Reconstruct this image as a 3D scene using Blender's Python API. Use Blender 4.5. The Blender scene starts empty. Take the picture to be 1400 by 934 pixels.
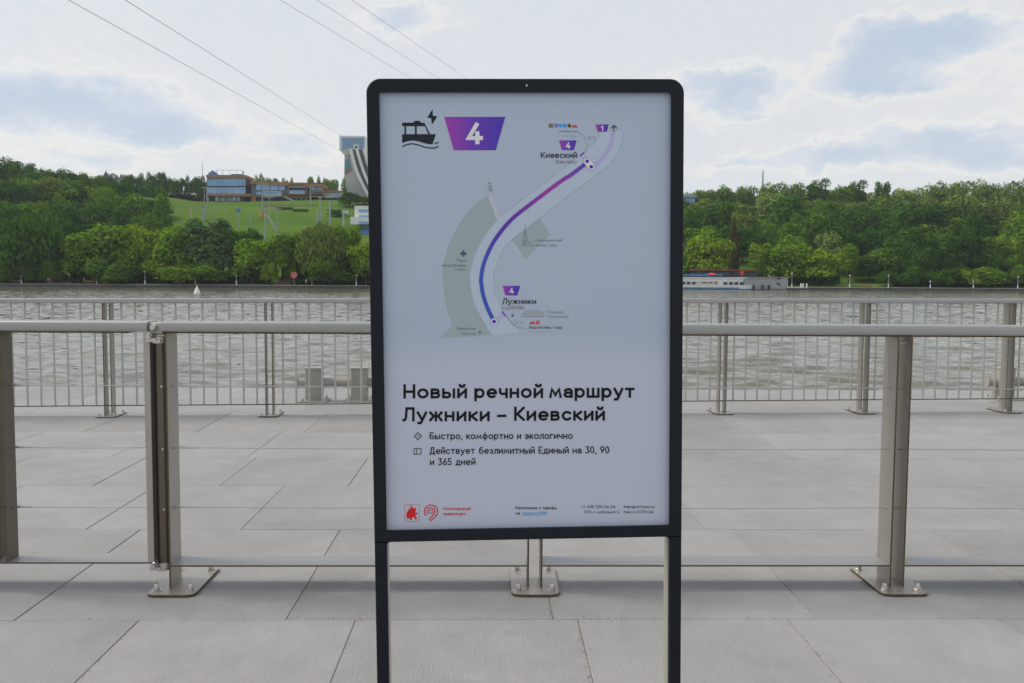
import bpy, math, random
import numpy as np
from mathutils import Matrix, Vector
R = math.radians
random.seed(7)
SC = bpy.context.scene
COL = SC.collection
# ------------------------------------------------------------------ camera
FPX, PT, YW, RL, HC = 1260., R(4.03), R(1.21), R(.356), 1.4
cam = bpy.data.cameras.new('camera'); co = bpy.data.objects.new('camera', cam); COL.objects.link(co)
cam.sensor_width = 36; cam.lens = FPX / 1400 * 36; cam.clip_start = .05; cam.clip_end = 20000
co.matrix_world = (Matrix.Translation((0, 0, HC)) @ Matrix.Rotation(-YW, 4, 'Z') @
                   Matrix.Rotation(R(90) - PT, 4, 'X') @ Matrix.Rotation(RL, 4, 'Z'))
SC.camera = co

def ray(px, py):
    """direction through a point of the 1400 x 934 photograph"""
    a, b = px - 700, py - 467
    cr, sr = math.cos(RL), math.sin(RL)
    x, y = a * cr + b * sr, -a * sr + b * cr
    x, u, d = x / FPX, -y / FPX, 1.
    cp, sp = math.cos(PT), math.sin(PT)
    Z = u * cp - d * sp; Y = u * sp + d * cp
    c, s = math.cos(YW), math.sin(YW)
    return Vector((x * c + Y * s, -x * s + Y * c, Z))

def G(px, py, z=0.):
    r = ray(px, py); t = (z - HC) / r.z
    return Vector((r.x * t, r.y * t, z))

def AT(px, py, Y):
    r = ray(px, py); t = Y / r.y
    return Vector((r.x * t, Y, HC + r.z * t))

# ------------------------------------------------------------------ world, sun, exposure
SUN = Vector((-.888, .145, 1.)).normalized()
SC.view_settings.view_transform = 'Standard'; SC.view_settings.look = 'None'
SC.view_settings.exposure = 0.17; SC.view_settings.gamma = 1
sl = bpy.data.lights.new('sun', 'SUN'); so = bpy.data.objects.new('sun', sl); COL.objects.link(so)
sl.energy = 2.1; sl.angle = R(19); sl.color = (1, .93, .82)
so.rotation_euler = SUN.to_track_quat('Z', 'Y').to_euler(); so.location = (-20, 5, 40)

world = bpy.data.worlds.new('World'); SC.world = world; world.use_nodes = True
wt = world.node_tree; wn = wt.nodes; wn.clear()

class NT:
    """small helper for building node trees"""
    def __init__(s, t): s.t = t
    def n(s, typ, **kw):
        o = s.t.nodes.new(typ)
        for k, v in kw.items(): setattr(o, k, v)
        return o
    def put(s, sock, v):
        if v is None: return
        if isinstance(v, bpy.types.NodeSocket): s.t.links.new(v, sock)
        else: sock.default_value = v
    def m(s, op, a, b=None, c=None, clamp=False):
        o = s.n('ShaderNodeMath', operation=op, use_clamp=clamp)
        s.put(o.inputs[0], a); s.put(o.inputs[1], b); s.put(o.inputs[2], c)
        return o.outputs[0]
    def vm(s, op, a, b=None):
        o = s.n('ShaderNodeVectorMath', operation=op)
        s.put(o.inputs[0], a)
        if op == 'SCALE': s.put(o.inputs['Scale'], b)
        else: s.put(o.inputs[1], b)
        return o.outputs['Value'] if op in ('DOT_PRODUCT', 'LENGTH') else o.outputs[0]
    def noise(s, vec, scale, detail=4, rough=.5, dist=0., col=False):
        o = s.n('ShaderNodeTexNoise'); s.put(o.inputs['Vector'], vec)
        o.inputs['Scale'].default_value = scale; o.inputs['Detail'].default_value = detail
        o.inputs['Roughness'].default_value = rough; o.inputs['Distortion'].default_value = dist
        return o.outputs['Color' if col else 'Fac']
    def ramp(s, fac, stops, interp='LINEAR'):
        o = s.n('ShaderNodeValToRGB'); o.color_ramp.interpolation = interp
        s.put(o.inputs[0], fac); e = o.color_ramp.elements
        while len(e) < len(stops): e.new(.5)
        for i, (p, c) in enumerate(stops):
            e[i].position = p
            e[i].color = (*c, 1) if hasattr(c, '__len__') else (c, c, c, 1)
        return o.outputs[0]
    def mix(s, f, a, b, blend='MIX'):
        o = s.n('ShaderNodeMix', data_type='RGBA', blend_type=blend)
        s.put(o.inputs['Factor'], f)
        ia, ib = [i for i in o.inputs if i.name == 'A' and i.type == 'RGBA'][0], [i for i in o.inputs if i.name == 'B' and i.type == 'RGBA'][0]
        for sk, v in ((ia, a), (ib, b)):
            if isinstance(v, (tuple, list)) and len(v) == 3: v = (*v, 1)
            s.put(sk, v)
        return [o_ for o_ in o.outputs if o_.type == 'RGBA'][0]

W = NT(wt)
tc = W.n('ShaderNodeTexCoord').outputs['Generated']
sep = W.n('ShaderNodeSeparateXYZ'); W.put(sep.inputs[0], tc)
dx, dy, dz = sep.outputs
az = W.m('ARCTAN2', dx, dy); el = W.m('ARCSINE', dz)
cmb = W.n('ShaderNodeCombineXYZ'); W.put(cmb.inputs[0], az); W.put(cmb.inputs[1], W.m('MULTIPLY', el, 1.7))
uv = cmb.outputs[0]
n1 = W.noise(uv, 9, 6, .6, col=True); n2 = W.noise(uv, 38, 6, .62, col=True)
def off(nc, amp):
    return W.vm('SCALE', W.vm('SUBTRACT', nc, (.5, .5, .5)), amp)
uvd = W.vm('ADD', W.vm('ADD', uv, off(n1, .085)), off(n2, .06))
s2 = W.n('ShaderNodeSeparateXYZ'); W.put(s2.inputs[0], uvd)
ua, ue = s2.outputs[0], s2.outputs[1]
field = None
# cloud bodies: (px, py, half width px, half height px, weight)
for (px, py, rx, ry, wgt) in [
        (70, 140, 190, 38, .85), (240, 178, 110, 22, .5), (420, 205, 80, 26, .45), (545, 18, 80, 26, .55),
        (1185, 92, 75, 40, .8), (1285, 52, 95, 30, .85), (1215, 118, 80, 16, .45),
        (1005, 118, 80, 34, .75), (1000, 155, 75, 18, .35), (1290, 192, 85, 26, .7), (1140, 218, 95, 20, .55),
        (1370, 215, 60, 22, .5), (1000, 225, 70, 14, .4), (130, 215, 90, 14, .4), (-300, 120, 200, 60, .7), (1700, 100, 200, 60, .7),
        (200, -160, 260, 60, .6), (900, -220, 260, 50, .6)]:
    r = ray(px, py).normalized(); a0 = math.atan2(r.x, r.y); e0 = math.asin(r.z) * 1.7
    u = W.m('MULTIPLY', W.m('SUBTRACT', ua, a0), FPX / rx); v = W.m('MULTIPLY', W.m('SUBTRACT', ue, e0), FPX / ry / 1.7)
    q = W.m('ADD', W.m('MULTIPLY', u, u), W.m('MULTIPLY', v, v))
    g = W.m('MULTIPLY', W.m('EXPONENT', W.m('MULTIPLY', q, -1.5)), wgt)
    field = g if field is None else W.m('ADD', field, g)
# the rest of the sky: broken cloud everywhere
pl = W.n('ShaderNodeCombineXYZ')
den = W.m('ADD', W.m('MAXIMUM', dz, 0), .18)
W.put(pl.inputs[0], W.m('DIVIDE', dx, den)); W.put(pl.inputs[1], W.m('DIVIDE', dy, den))
n3 = W.noise(pl.outputs[0], 1.1, 7, .6, .3)
wide = W.m('ADD', W.m('MULTIPLY', W.m('SUBTRACT', n3, .5), .75), .04)
puff = W.noise(uvd, 13, 5, .6)
field = W.m('MULTIPLY', field, W.m('ADD', .45, W.m('MULTIPLY', puff, 1.15)))
field = W.m('ADD', field, wide, clamp=True)
n4 = W.noise(uv, 60, 5, .6)
fine = W.m('MULTIPLY', W.m('SUBTRACT', n4, .5), .38)
field = W.m('ADD', field, fine, clamp=True)
k = 10.
cloud = W.ramp(field, [(0, (.70, .725, .755)), (.14, (.74, .75, .76)), (.27, (.815, .80, .775)), (.38, (.72, .74, .765)), (.55, (.625, .675, .745)), (.8, (.555, .62, .72)), (1, (.52, .595, .71))])
cloud = W.vm('SCALE', cloud, k)
sky = W.n('ShaderNodeTexSky', sky_type='NISHITA', sun_disc=False)
sky.sun_elevation = math.asin(SUN.z); sky.sun_rotation = math.atan2(SUN.x, SUN.y) % (2 * math.pi)
sky.altitude = 150; sky.air_density = 1.0; sky.dust_density = 1.5; sky.ozone_density = 1
mixf = W.ramp(dz, [(0, .9), (.35, .84), (.8, .55), (1, .5)])
fin = W.mix(mixf, sky.outputs[0], cloud)
bg = W.n('ShaderNodeBackground'); W.put(bg.inputs[0], fin); bg.inputs[1].default_value = .1
W.put(W.n('ShaderNodeOutputWorld').inputs[0], bg.outputs[0])

# ------------------------------------------------------------------ materials
MATS = {}
def mat(name, col, rough=.6, metal=0., noise=0., nscale=8., bump=0., bscale=60., spec=.5, stretch=None):
    if name in MATS: return MATS[name]
    m = bpy.data.materials.new(name); m.use_nodes = True; t = NT(m.node_tree)
    b = m.node_tree.nodes['Principled BSDF']
    b.inputs['Roughness'].default_value = rough; b.inputs['Metallic'].default_value = metal
    b.inputs['Specular IOR Level'].default_value = spec
    b.inputs['Base Color'].default_value = (*col, 1)
    o = t.n('ShaderNodeTexCoord').outputs['Object']
    if stretch: o = t.vm('MULTIPLY', o, stretch)
    if noise:
        f = t.noise(o, nscale, 5, .6)
        lo = tuple(max(0, c * (1 - noise)) for c in col); hi = tuple(min(1, c * (1 + noise)) for c in col)
        t.put(b.inputs['Base Color'], t.ramp(f, [(.3, lo), (.7, hi)]))
        t.put(b.inputs['Roughness'], t.m('ADD', t.m('MULTIPLY', f, .2), rough - .1))
    if bump:
        bn = t.n('ShaderNodeBump'); bn.inputs['Strength'].default_value = bump; bn.inputs['Distance'].default_value = .002
        t.put(bn.inputs['Height'], t.noise(o, bscale, 4, .6)); t.put(b.inputs['Normal'], bn.outputs[0])
    MATS[name] = m
    return m

def grad(name, stops, axis=0):
    m = bpy.data.materials.new(name); m.use_nodes = True; t = NT(m.node_tree)
    b = m.node_tree.nodes['Principled BSDF']; b.inputs['Roughness'].default_value = .45
    s_ = t.n('ShaderNodeSeparateXYZ'); t.put(s_.inputs[0], t.n('ShaderNodeTexCoord').outputs['Generated'])
    t.put(b.inputs['Base Color'], t.ramp(s_.outputs[axis], stops))
    return m

STEEL = mat('brushed_steel', (.45, .425, .385), .42, .75, .07, 30, .15, 300, stretch=(1, 1, .12))
RAIL = mat('satin_rail', (.40, .395, .385), .46, .6, .05, 14, .12, 300, stretch=(.1, 1, 1))
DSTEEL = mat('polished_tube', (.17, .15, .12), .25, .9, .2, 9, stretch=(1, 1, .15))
EDGE = mat('cut_edge', (.13, .095, .05), .5, .5, .3, 20)
BOLT = mat('bolt_steel', (.60, .58, .55), .3, .9, .1, 60)
BLACK = mat('black_powder_coat', (.005, .008, .014), .5, 0, .12, 60, .12, 900, spec=.3)
ALU = mat('aluminium_channel', (.50, .47, .41), .5, .5, .05, 30, stretch=(1, 1, .1))
WHITE = mat('white_paint', (.83, .83, .81), .5, 0, .06, .6)
CONC = mat('concrete', (.34, .33, .31), .9, 0, .18, .35, .3, 4)
LGREY = mat('light_grey_cladding', (.50, .50, .49), .8, 0, .08, .2)
GLASS = mat('facade_glass', (.20, .35, .52), .12, .35, .25, .12)
DGLASS = mat('dark_glass', (.04, .055, .075), .15, .1, .3, .2)
ORANGE = mat('wood_orange_fascia', (.34, .17, .08), .7, 0, .15, .3)
BROWNROOF = mat('brown_roof', (.20, .07, .035), .7, 0, .2, .4)
DARK = mat('dark_cladding', (.05, .055, .075), .7, 0, .2, .3)
BLUE = mat('blue_paint', (.07, .22, .50), .5, 0, .1, .5)
RED = mat('red_paint', (.65, .03, .03), .5, 0, .1, .5)
POLE = mat('galvanised_pole', (.33, .36, .36), .5, .4, .1, 1)
BARK = mat('bark', (.07, .052, .038), .95, 0, .3, 1.2)

# deck stone
def stone():
    m = bpy.data.materials.new('deck_stone'); m.use_nodes = True; t = NT(m.node_tree)
    b = m.node_tree.nodes['Principled BSDF']
    g = t.n('ShaderNodeNewGeometry').outputs['Position']
    oi = t.n('ShaderNodeObjectInfo').outputs['Random']
    big = t.noise(g, .9, 6, .62, .4); mid = t.noise(g, 5, 6, .7); fine_ = t.noise(g, 240, 3, .7)
    rot = t.n('ShaderNodeMapping'); t.put(rot.inputs['Vector'], g)
    rot.inputs['Rotation'].default_value = (0, 0, R(38)); rot.inputs['Scale'].default_value = (150, 9, 1)
    rib = t.noise(rot.outputs[0], 1, 2, .5)
    v = t.m('ADD', t.m('MULTIPLY', big, .36), t.m('ADD', t.m('MULTIPLY', mid, .26), t.m('MULTIPLY', fine_, .38)))
    v = t.m('ADD', v, t.m('MULTIPLY', t.m('SUBTRACT', oi, .5), .11))
    v = t.m('ADD', v, t.m('MULTIPLY', t.m('SUBTRACT', rib, .5), .12))
    c = t.ramp(v, [(.30, (.225, .22, .216)), (.5, (.33, .323, .317)), (.70, (.43, .421, .412))])
    # pale scuffs and small dark spots
    sc = t.ramp(t.noise(g, 2.3, 8, .75, 1.), [(.57, 0.), (.70, 1.)])
    c = t.mix(t.m('MULTIPLY', sc, .35), c, (.50, .48, .45))
    st2 = t.ramp(t.noise(g, .55, 7, .72, 1.6), [(.50, 0.), (.66, 1.)])
    c = t.mix(t.m('MULTIPLY', st2, .30), c, (.245, .235, .225))
    sp = t.ramp(t.noise(g, 17, 2, .5), [(.745, 0.), (.77, 1.)])
    c = t.mix(t.m('MULTIPLY', sp, .5), c, (.16, .13, .10))
    t.put(b.inputs['Base Color'], c)
    t.put(b.inputs['Roughness'], t.m('ADD', t.m('MULTIPLY', mid, .3), .42))
    bn = t.n('ShaderNodeBump'); bn.inputs['Strength'].default_value = .8; bn.inputs['Distance'].default_value = .003
    t.put(bn.inputs['Height'], t.m('ADD', t.m('MULTIPLY', rib, .8), fine_)); t.put(b.inputs['Normal'], bn.outputs[0])
    return m
STONE = stone()
JOINT = mat('joint_sand', (.24, .19, .13), .95, 0, .6, 6)

def foliage(name, light, dark):
    m = bpy.data.materials.new(name); m.use_nodes = True; t = NT(m.node_tree)
    m.node_tree.nodes.remove(m.node_tree.nodes['Principled BSDF'])
    oc = t.n('ShaderNodeObjectInfo')
    g = t.n('ShaderNodeNewGeometry')
    f = t.noise(g.outputs['Position'], .33, 3, .6)
    f2 = t.m('ADD', t.m('MULTIPLY', f, .6), t.m('MULTIPLY', g.outputs['Random Per Island'], .4))
    c = t.ramp(f2, [(.25, dark), (.72, light)])
    c = t.mix(1., c, oc.outputs['Color'], 'MULTIPLY')
    d = t.n('ShaderNodeBsdfDiffuse'); t.put(d.inputs[0], c)
    tr = t.n('ShaderNodeBsdfTranslucent'); t.put(tr.inputs[0], t.mix(1., c, (1., 1.15, .5), 'MULTIPLY'))
    mx = t.n('ShaderNodeMixShader'); mx.inputs[0].default_value = .22
    t.put(mx.inputs[1], d.outputs[0]); t.put(mx.inputs[2], tr.outputs[0])
    t.put(m.node_tree.nodes['Material Output'].inputs[0], mx.outputs[0])
    return m
LEAF = foliage('leaves', (.150, .262, .028), (.036, .090, .016))

# ------------------------------------------------------------------ mesh helpers
class MB:
    def __init__(s): s.v = []; s.f = []; s.mi = []
    def add(s, v, f, mi=0):
        o = len(s.v); s.v += [tuple(p) for p in v]; s.f += [tuple(i + o for i in q) for q in f]; s.mi += [mi] * len(f)
        return s
    def box(s, a, b, mi=0, front=None, M=None):
        x0, y0, z0 = a; x1, y1, z1 = b
        v = [(x0, y0, z0), (x1, y0, z0), (x1, y1, z0), (x0, y1, z0), (x0, y0, z1), (x1, y0, z1), (x1, y1, z1), (x0, y1, z1)]
        if M: v = [M @ Vector(p) for p in v]
        s.add(v, [(3, 2, 1, 0), (4, 5, 6, 7), (1, 2, 6, 5), (2, 3, 7, 6), (3, 0, 4, 7)], mi)
        s.add(v, [(0, 1, 5, 4)], mi if front is None else front)
        return s
    def bbox(s, a, b, r=.005, axis=0, mi=0, seg=3):
        """box with its four long edges rounded, long axis = axis"""
        ax = [0, 1, 2]; ax.remove(axis); p, q = ax
        pts = []
        for (cx, cy, st) in ((b[p] - r, b[q] - r, 0), (a[p] + r, b[q] - r, 90), (a[p] + r, a[q] + r, 180), (b[p] - r, a[q] + r, 270)):
            for i in range(seg + 1):
                t = R(st + 90 * i / seg); pts.append((cx + r * math.cos(t), cy + r * math.sin(t)))
        n = len(pts); v = []
        for e in (a[axis], b[axis]):
            for (x, y) in pts:
                w = [0, 0, 0]; w[axis] = e; w[p] = x; w[q] = y; v.append(w)
        f = [(i, (i + 1) % n, n + (i + 1) % n, n + i) for i in range(n)]
        f += [tuple(range(n))[::-1], tuple(range(n, 2 * n))]
        return s.add(v, f, mi)
    def tube(s, p0, p1, r0, r1=None, n=10, mi=0, cap=True):
        p0, p1 = Vector(p0), Vector(p1); r1 = r0 if r1 is None else r1
        d = (p1 - p0).normalized(); a = d.orthogonal().normalized(); b = d.cross(a)
        v = []
        for (c, r) in ((p0, r0), (p1, r1)):
            for i in range(n):
                t = 2 * math.pi * i / n; v.append(c + a * (r * math.cos(t)) + b * (r * math.sin(t)))
        f = [(i, (i + 1) % n, n + (i + 1) % n, n + i) for i in range(n)]
        if cap: f += [tuple(range(n))[::-1], tuple(range(n, 2 * n))]
        return s.add(v, f, mi)
    def path(s, pts, r, n=6, mi=0):
        pts = [Vector(p) for p in pts]; v = []; k_ = len(pts)
        for i, p in enumerate(pts):
            d = (pts[min(i + 1, k_ - 1)] - pts[max(i - 1, 0)]).normalized()
            a = d.cross(Vector((0, 0, 1))); a = a.normalized() if a.length > .01 else Vector((1, 0, 0)); b = a.cross(d)
            for j in range(n):
                t = 2 * math.pi * j / n; v.append(p + a * (r * math.cos(t)) + b * (r * math.sin(t)))
        f = [(i * n + j, i * n + (j + 1) % n, (i + 1) * n + (j + 1) % n, (i + 1) * n + j) for i in range(k_ - 1) for j in range(n)]
        f += [tuple(range(n))[::-1], tuple(range((k_ - 1) * n, k_ * n))]
        return s.add(v, f, mi)
    def prism(s, pts, d, mi=0, side=None):
        """pts: 3-D outline, d: extrusion vector"""
        n = len(pts); d = Vector(d); v = [Vector(p) for p in pts] + [Vector(p) + d for p in pts]
        s.add(v, [tuple(range(n))[::-1], tuple(range(n, 2 * n))], mi)
        return s.add(v, [(i, (i + 1) % n, n + (i + 1) % n, n + i) for i in range(n)], mi if side is None else side)
    def lathe(s, c, prof, n=14, mi=0):
        v = []
        for (r, z) in prof:
            for i in range(n):
                t = 2 * math.pi * i / n; v.append((c[0] + r * math.cos(t), c[1] + r * math.sin(t), c[2] + z))
        k_ = len(prof)
        f = [(i * n + j, i * n + (j + 1) % n, (i + 1) * n + (j + 1) % n, (i + 1) * n + j) for i in range(k_ - 1) for j in range(n)]
        f += [tuple(range(n))[::-1], tuple(range((k_ - 1) * n, k_ * n))]
        return s.add(v, f, mi)
    def build(s, name, mats, parent=None, smooth=False):
        me = bpy.data.meshes.new(name); me.from_pydata([tuple(p) for p in s.v], [], s.f)
        mats = mats if isinstance(mats, (list, tuple)) else [mats]
        for m_ in mats: me.materials.append(m_)
        if len(mats) > 1: me.polygons.foreach_set('material_index', s.mi)
        if smooth:
            me.polygons.foreach_set('use_smooth', [True] * len(me.polygons))
            try: me.set_sharp_from_angle(angle=R(35))
            except Exception: pass
        me.validate(); me.update()
        o = bpy.data.objects.new(name, me); COL.objects.link(o)
        if parent is not None: o.parent = parent
        return o

def tag(o, label=None, cat=None, group=None, kind=None):
    for k_, v_ in (('label', label), ('category', cat), ('group', group), ('kind', kind)):
        if v_: o[k_] = v_
    return o
def empty(name, loc=(0, 0, 0), rz=0.):
    o = bpy.data.objects.new(name, None); COL.objects.link(o); o.location = loc; o.rotation_euler = (0, 0, rz)
    o.empty_display_size = .2
    return o
def kids(o): return [c for c in COL.objects if c.parent == o]
def copy_tree(o, parent=None):
    c = o.copy(); COL.objects.link(c)
    if parent is not None: c.parent = parent
    for ch in kids(o):
        copy_tree(ch, c)
    return c

# ------------------------------------------------------------------ the deck
WATER_Z = -2.3
EDGE_Y = 11.45
deck = MB().box((-60, -30, -.5), (60, EDGE_Y - .05, -.0045)).box((-60, EDGE_Y - .6, -3.2), (60, EDGE_Y - .15, -.5)).build('deck', JOINT)
tag(deck, kind='structure')
rows = [-1.9, -.5, .9, 2.3, 3.683, 5.027, 6.08, 7.052, 8.2, 9.35, 10.4, EDGE_Y]
def jx(px, py): return G(px, py).x
known = {3: [jx(190, 848), jx(485, 850), jx(790, 847), jx(1078, 848), jx(1363, 845)],
         4: [jx(21, 847), jx(391, 847), jx(756, 847), jx(1118, 847)],
         5: [jx(117, 724), jx(329, 724), jx(541, 724), jx(753, 724), jx(965, 724), jx(1177, 724), jx(1389, 724)],
         6: [jx(125, 665), jx(299, 665), jx(476, 665), jx(649, 665), jx(822, 665), jx(1002, 665), jx(1173, 665), jx(1346, 665)]}
rnd = random.Random(3)
for ri in range(len(rows) - 1):
    y0, y1 = rows[ri], rows[ri + 1]
    if ri in known: xs = sorted(known[ri]); st = (xs[-1] - xs[0]) / (len(xs) - 1)
    else:
        st = rnd.choice([.98, 1.05, 1.2]); xs = [-3 + rnd.random()]
    lim = 9.5
    while xs[0] > -lim: xs.insert(0, xs[0] - st * rnd.uniform(.97, 1.03))
    while xs[-1] < lim: xs.append(xs[-1] + st * rnd.uniform(.97, 1.03))
    for a, b in zip(xs[:-1], xs[1:]):
        g_ = .0016; c = .0025; zt = rnd.uniform(-.0012, .0012)
        X0, X1, Y0, Y1 = a + g_, b - g_ + rnd.uniform(-.001, .001), y0 + g_, y1 - g_
        v = []
        for (ins, z) in ((0, -.03), (0, zt - c), (c, zt)):
            v += [(X0 + ins, Y0 + ins, z), (X1 - ins, Y0 + ins, z), (X1 - ins, Y1 - ins, z), (X0 + ins, Y1 - ins, z)]
        f = [(8, 9, 10, 11)] + [(l * 4 + i, l * 4 + (i + 1) % 4, l * 4 + 4 + (i + 1) % 4, l * 4 + 4 + i) for l in (0, 1) for i in range(4)]
        MB().add(v, f).build('paving_slab', STONE, deck)
# plain paving further out of view, both sides and behind
MB().box((-60, -30, -.03), (-10.2, EDGE_Y, -.001)).box((10.4, -30, -.03), (60, EDGE_Y, -.001)).box((-10.2, -30, -.03), (10.4, -1.95, -.001)).build('paving_slab', STONE, deck)

# sand and crumbs lying in and beside the joints
def crumbs():
    rg = random.Random(21); m = MB()
    lines = [(G(790, 847), G(806, 934), 60), (G(757, 820), G(756, 847), 30), (G(775, 846), G(910, 846), 50), (G(1078, 848), G(1150, 934), 30), (G(1048, 773), G(1118, 847), 25), (G(391, 847), G(467, 724), 25), (G(0, 846), G(1399, 845), 90), (G(190, 850), G(105, 934), 20)]
    for a, b, n in lines:
        for _ in range(n):
            cl_ = rg.choice((.08, .3, .36, .62, .9)) + rg.gauss(0, .07) if rg.random() < .6 else rg.random()
            sg_ = rg.choice((.003, .006, .02)); p_ = a.lerp(b, min(1, max(0, cl_))); p_ = p_ + Vector((rg.gauss(0, sg_), rg.gauss(0, sg_), .001)); r_ = rg.uniform(.0008, .0030) * (1.6 if rg.random() < .1 else 1)
            q_ = [p_ + Vector((r_ * rg.uniform(.6, 1.3) * math.cos(k_), r_ * rg.uniform(.6, 1.3) * math.sin(k_), 0)) for k_ in (0, 1.6, 3.1, 4.7)]; t_ = p_ + Vector((0, 0, r_ * .7))
            m.add(q_ + [t_], [(0, 1, 4), (1, 2, 4), (2, 3, 4), (3, 0, 4)])
    tag(m.build('joint_grit', mat('grit', (.22, .145, .07), .95, 0, .4, 90)), 'brown sand and crumbs along the paving joints', 'grit', None, 'stuff')
crumbs()

# ------------------------------------------------------------------ fences
def bolt_mb(x, y, z, s=1.):
    m = MB()
    m.lathe((x, y, z), [(.017 * s, 0), (.017 * s, .003)], 14)
    m.lathe((x, y, z + .003), [(.012 * s, 0), (.0125 * s, .001), (.0125 * s, .011 * s), (.0115 * s, .013 * s)], 6)
    m.lathe((x, y, z + .003 + .013 * s), [(.0095 * s, 0), (.0095 * s, .006 * s), (.007 * s, .012 * s), (.002 * s, .0145 * s)], 12)
    return m
def chamfer_plate(x0, x1, y0, y1, z0, z1, c):
    pts = [(x0 + c, y0, z0), (x0 + c * .3, y0 + c * .3, z0), (x0, y0 + c, z0), (x0, y1 - c, z0), (x0 + c * .3, y1 - c * .3, z0), (x0 + c, y1, z0),
           (x1 - c, y1, z0), (x1 - c * .3, y1 - c * .3, z0), (x1, y1 - c, z0), (x1, y0 + c, z0), (x1 - c * .3, y0 + c * .3, z0), (x1 - c, y0, z0)]
    return MB().prism(pts, (0, 0, z1 - z0), 0, 1)
def make_post(parent, X, yf, ztop, dep=.138, sep=.060, th=.008, both=True, s=1.):
    """two upright plates on a bolted base plate; X = middle, yf = front edge. post > upright_plate, base_plate, bolt"""
    p = MB()
    for sx in ((-1, 1) if both else (-1,)):
        cx = sx * sep / 2
        p.box((cx - th / 2, 0, .012), (cx + th / 2, dep, ztop), 0, 1)
    # top connection piece between the plates and spacers
    if both: p.box((-sep / 2 + th / 2, dep * .25, ztop - .03), (sep / 2 - th / 2, dep * .75, ztop - .022))
    post = p.build('post', [STEEL, EDGE], parent); post.location = (X, yf, 0)
    hw = .106 * s; cy = dep / 2 + .03 * s
    b = chamfer_plate(-hw, hw, cy - .2 * s, cy + .2 * s, .001, .012, .035).build('base_plate', [STEEL, EDGE], post)
    for bx in (-.075 * s, .075 * s):
        for by in (-.145 * s, .145 * s):
            bolt_mb(bx, cy + by, .012, 1.15 * s).build('bolt', BOLT, post, True)
    return post

YF = 4.044
ff = tag(empty('railing', (-1.44, YF, 0)), 'front steel railing with a flat top rail and three thin wires crossing behind the sign', 'railing')
OX = -1.44
def lx(X): return X - OX
PX = [.194, 1.832, 3.47]
ZT = 1.142
make_post(ff, lx(-1.398), 0, ZT, both=False)
for X in PX: make_post(ff, lx(X), 0, ZT)
r_ = MB().bbox((lx(-1.443), -.012, 1.151), (lx(3.75), .125, 1.194), .008, 0)
r_.build('top_rail', RAIL, ff, True)
MB().box((lx(-1.47), .02, 1.1425), (lx(3.75), .105, 1.151)).build('rail_mount', EDGE, ff)
edges = [-1.426] + [v for X in PX for v in (X - .0345, X + .0345)] + [3.75]
for i in range(0, len(edges), 2):
    a, b = edges[i], edges[i + 1]
    MB().box((lx(a) + .0005, .001, .104), (lx(b) - .0005, .137, .111), 0, 1).build('bottom_bar', [RAIL, EDGE], ff)
for z in (.908, .629, .359):
    for (a, b) in [(-1.432, .164), (.224, 1.802), (1.862, 3.44)]:
        pts = [(lx(a + (b - a) * t / 8), .062, z - .004 * math.sin(math.pi * t / 8)) for t in range(9)]
        w = MB().path(pts, .0022, 6)
        w.tube((lx(a) + .004, .062, z), (lx(a) + .018, .062, z), .0075, n=8)
        if a < -1:
            w.tube((lx(a) + .006, .062, z), (lx(a) + .115, .062, z - .001), .0045, n=8)
        else:
            w.tube((lx(a) - .05, .062, z), (lx(a) + .004, .062, z), .005, n=8)
        w.tube((lx(b) - .012, .062, z), (lx(b) + .004, .062, z), .0055, n=8)
        w.build('wire', BOLT, ff, True)

# gate on the left
GX = -1.462
gt = tag(empty('gate', (GX - .035, YF, 0)), 'steel gate leaf hinged to the railing at the left edge of the picture', 'gate')
def gx(X): return X - (GX - .035)
MB().bbox((gx(-3.15), -.012, 1.151), (gx(-1.503), .125, 1.194), .008, 0).build('top_rail', RAIL, gt, True)
MB().box((gx(-3.1), .02, 1.1425), (gx(-1.6), .105, 1.151)).build('rail_mount', EDGE, gt)
b_ = MB().box((gx(-3.15), .001, .118), (gx(-1.50), .137, .125), 0, 1).build('bottom_bar', [RAIL, EDGE], gt)
b_.rotation_euler = (0, 0, 0)
# closing stile: plate with a flange and the polished hinge tube
xs_ = [AT(203.5, 600, YF).x, AT(217, 600, YF).x, AT(232, 600, YF).x]
MB().box((gx(-1.524), 0, .125), (gx(-1.497), .006, 1.142), 0).box((gx(-1.504), .006, .125), (gx(-1.497), .10, 1.142), 0, 1).build('stile', [STEEL, EDGE], gt)
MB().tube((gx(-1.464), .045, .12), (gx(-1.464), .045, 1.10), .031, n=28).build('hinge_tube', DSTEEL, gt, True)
for (z0, z1) in ((1.10, 1.128), (.085, .12)):
    h = MB().tube((gx(-1.466), .03, z0), (gx(-1.466), .03, z1), .033, n=18)
    h.box((gx(-1.512), -.012, z0 + .006), (gx(-1.447), .05, z0 + .014))
    h.box((gx(-1.500), -.022, z0 + .012), (gx(-1.462), .03, z0 + .022))
    h.lathe((gx(-1.490), -.014, z0 + .022), [(.019, 0), (.019, .003), (.013, .004), (.013, .016), (.010, .02), (.003, .025)], 12)
    h.tube((gx(-1.492), -.02, z0 + .03), (gx(-1.492), -.034, z0 + .03), .014, .011, n=10)
    h.build('hinge', BOLT, gt, True)
MB().tube((gx(-1.478), .012, 1.170), (gx(-1.478), -.016, 1.170), .017, .012, n=12).build('hinge_bolt', BOLT, gt, True)
MB().bbox((gx(-1.502), .012, 1.135), (gx(-1.444), .11, 1.190), .006, 0).build('rail_end_cap', STEEL, gt, True)
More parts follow.
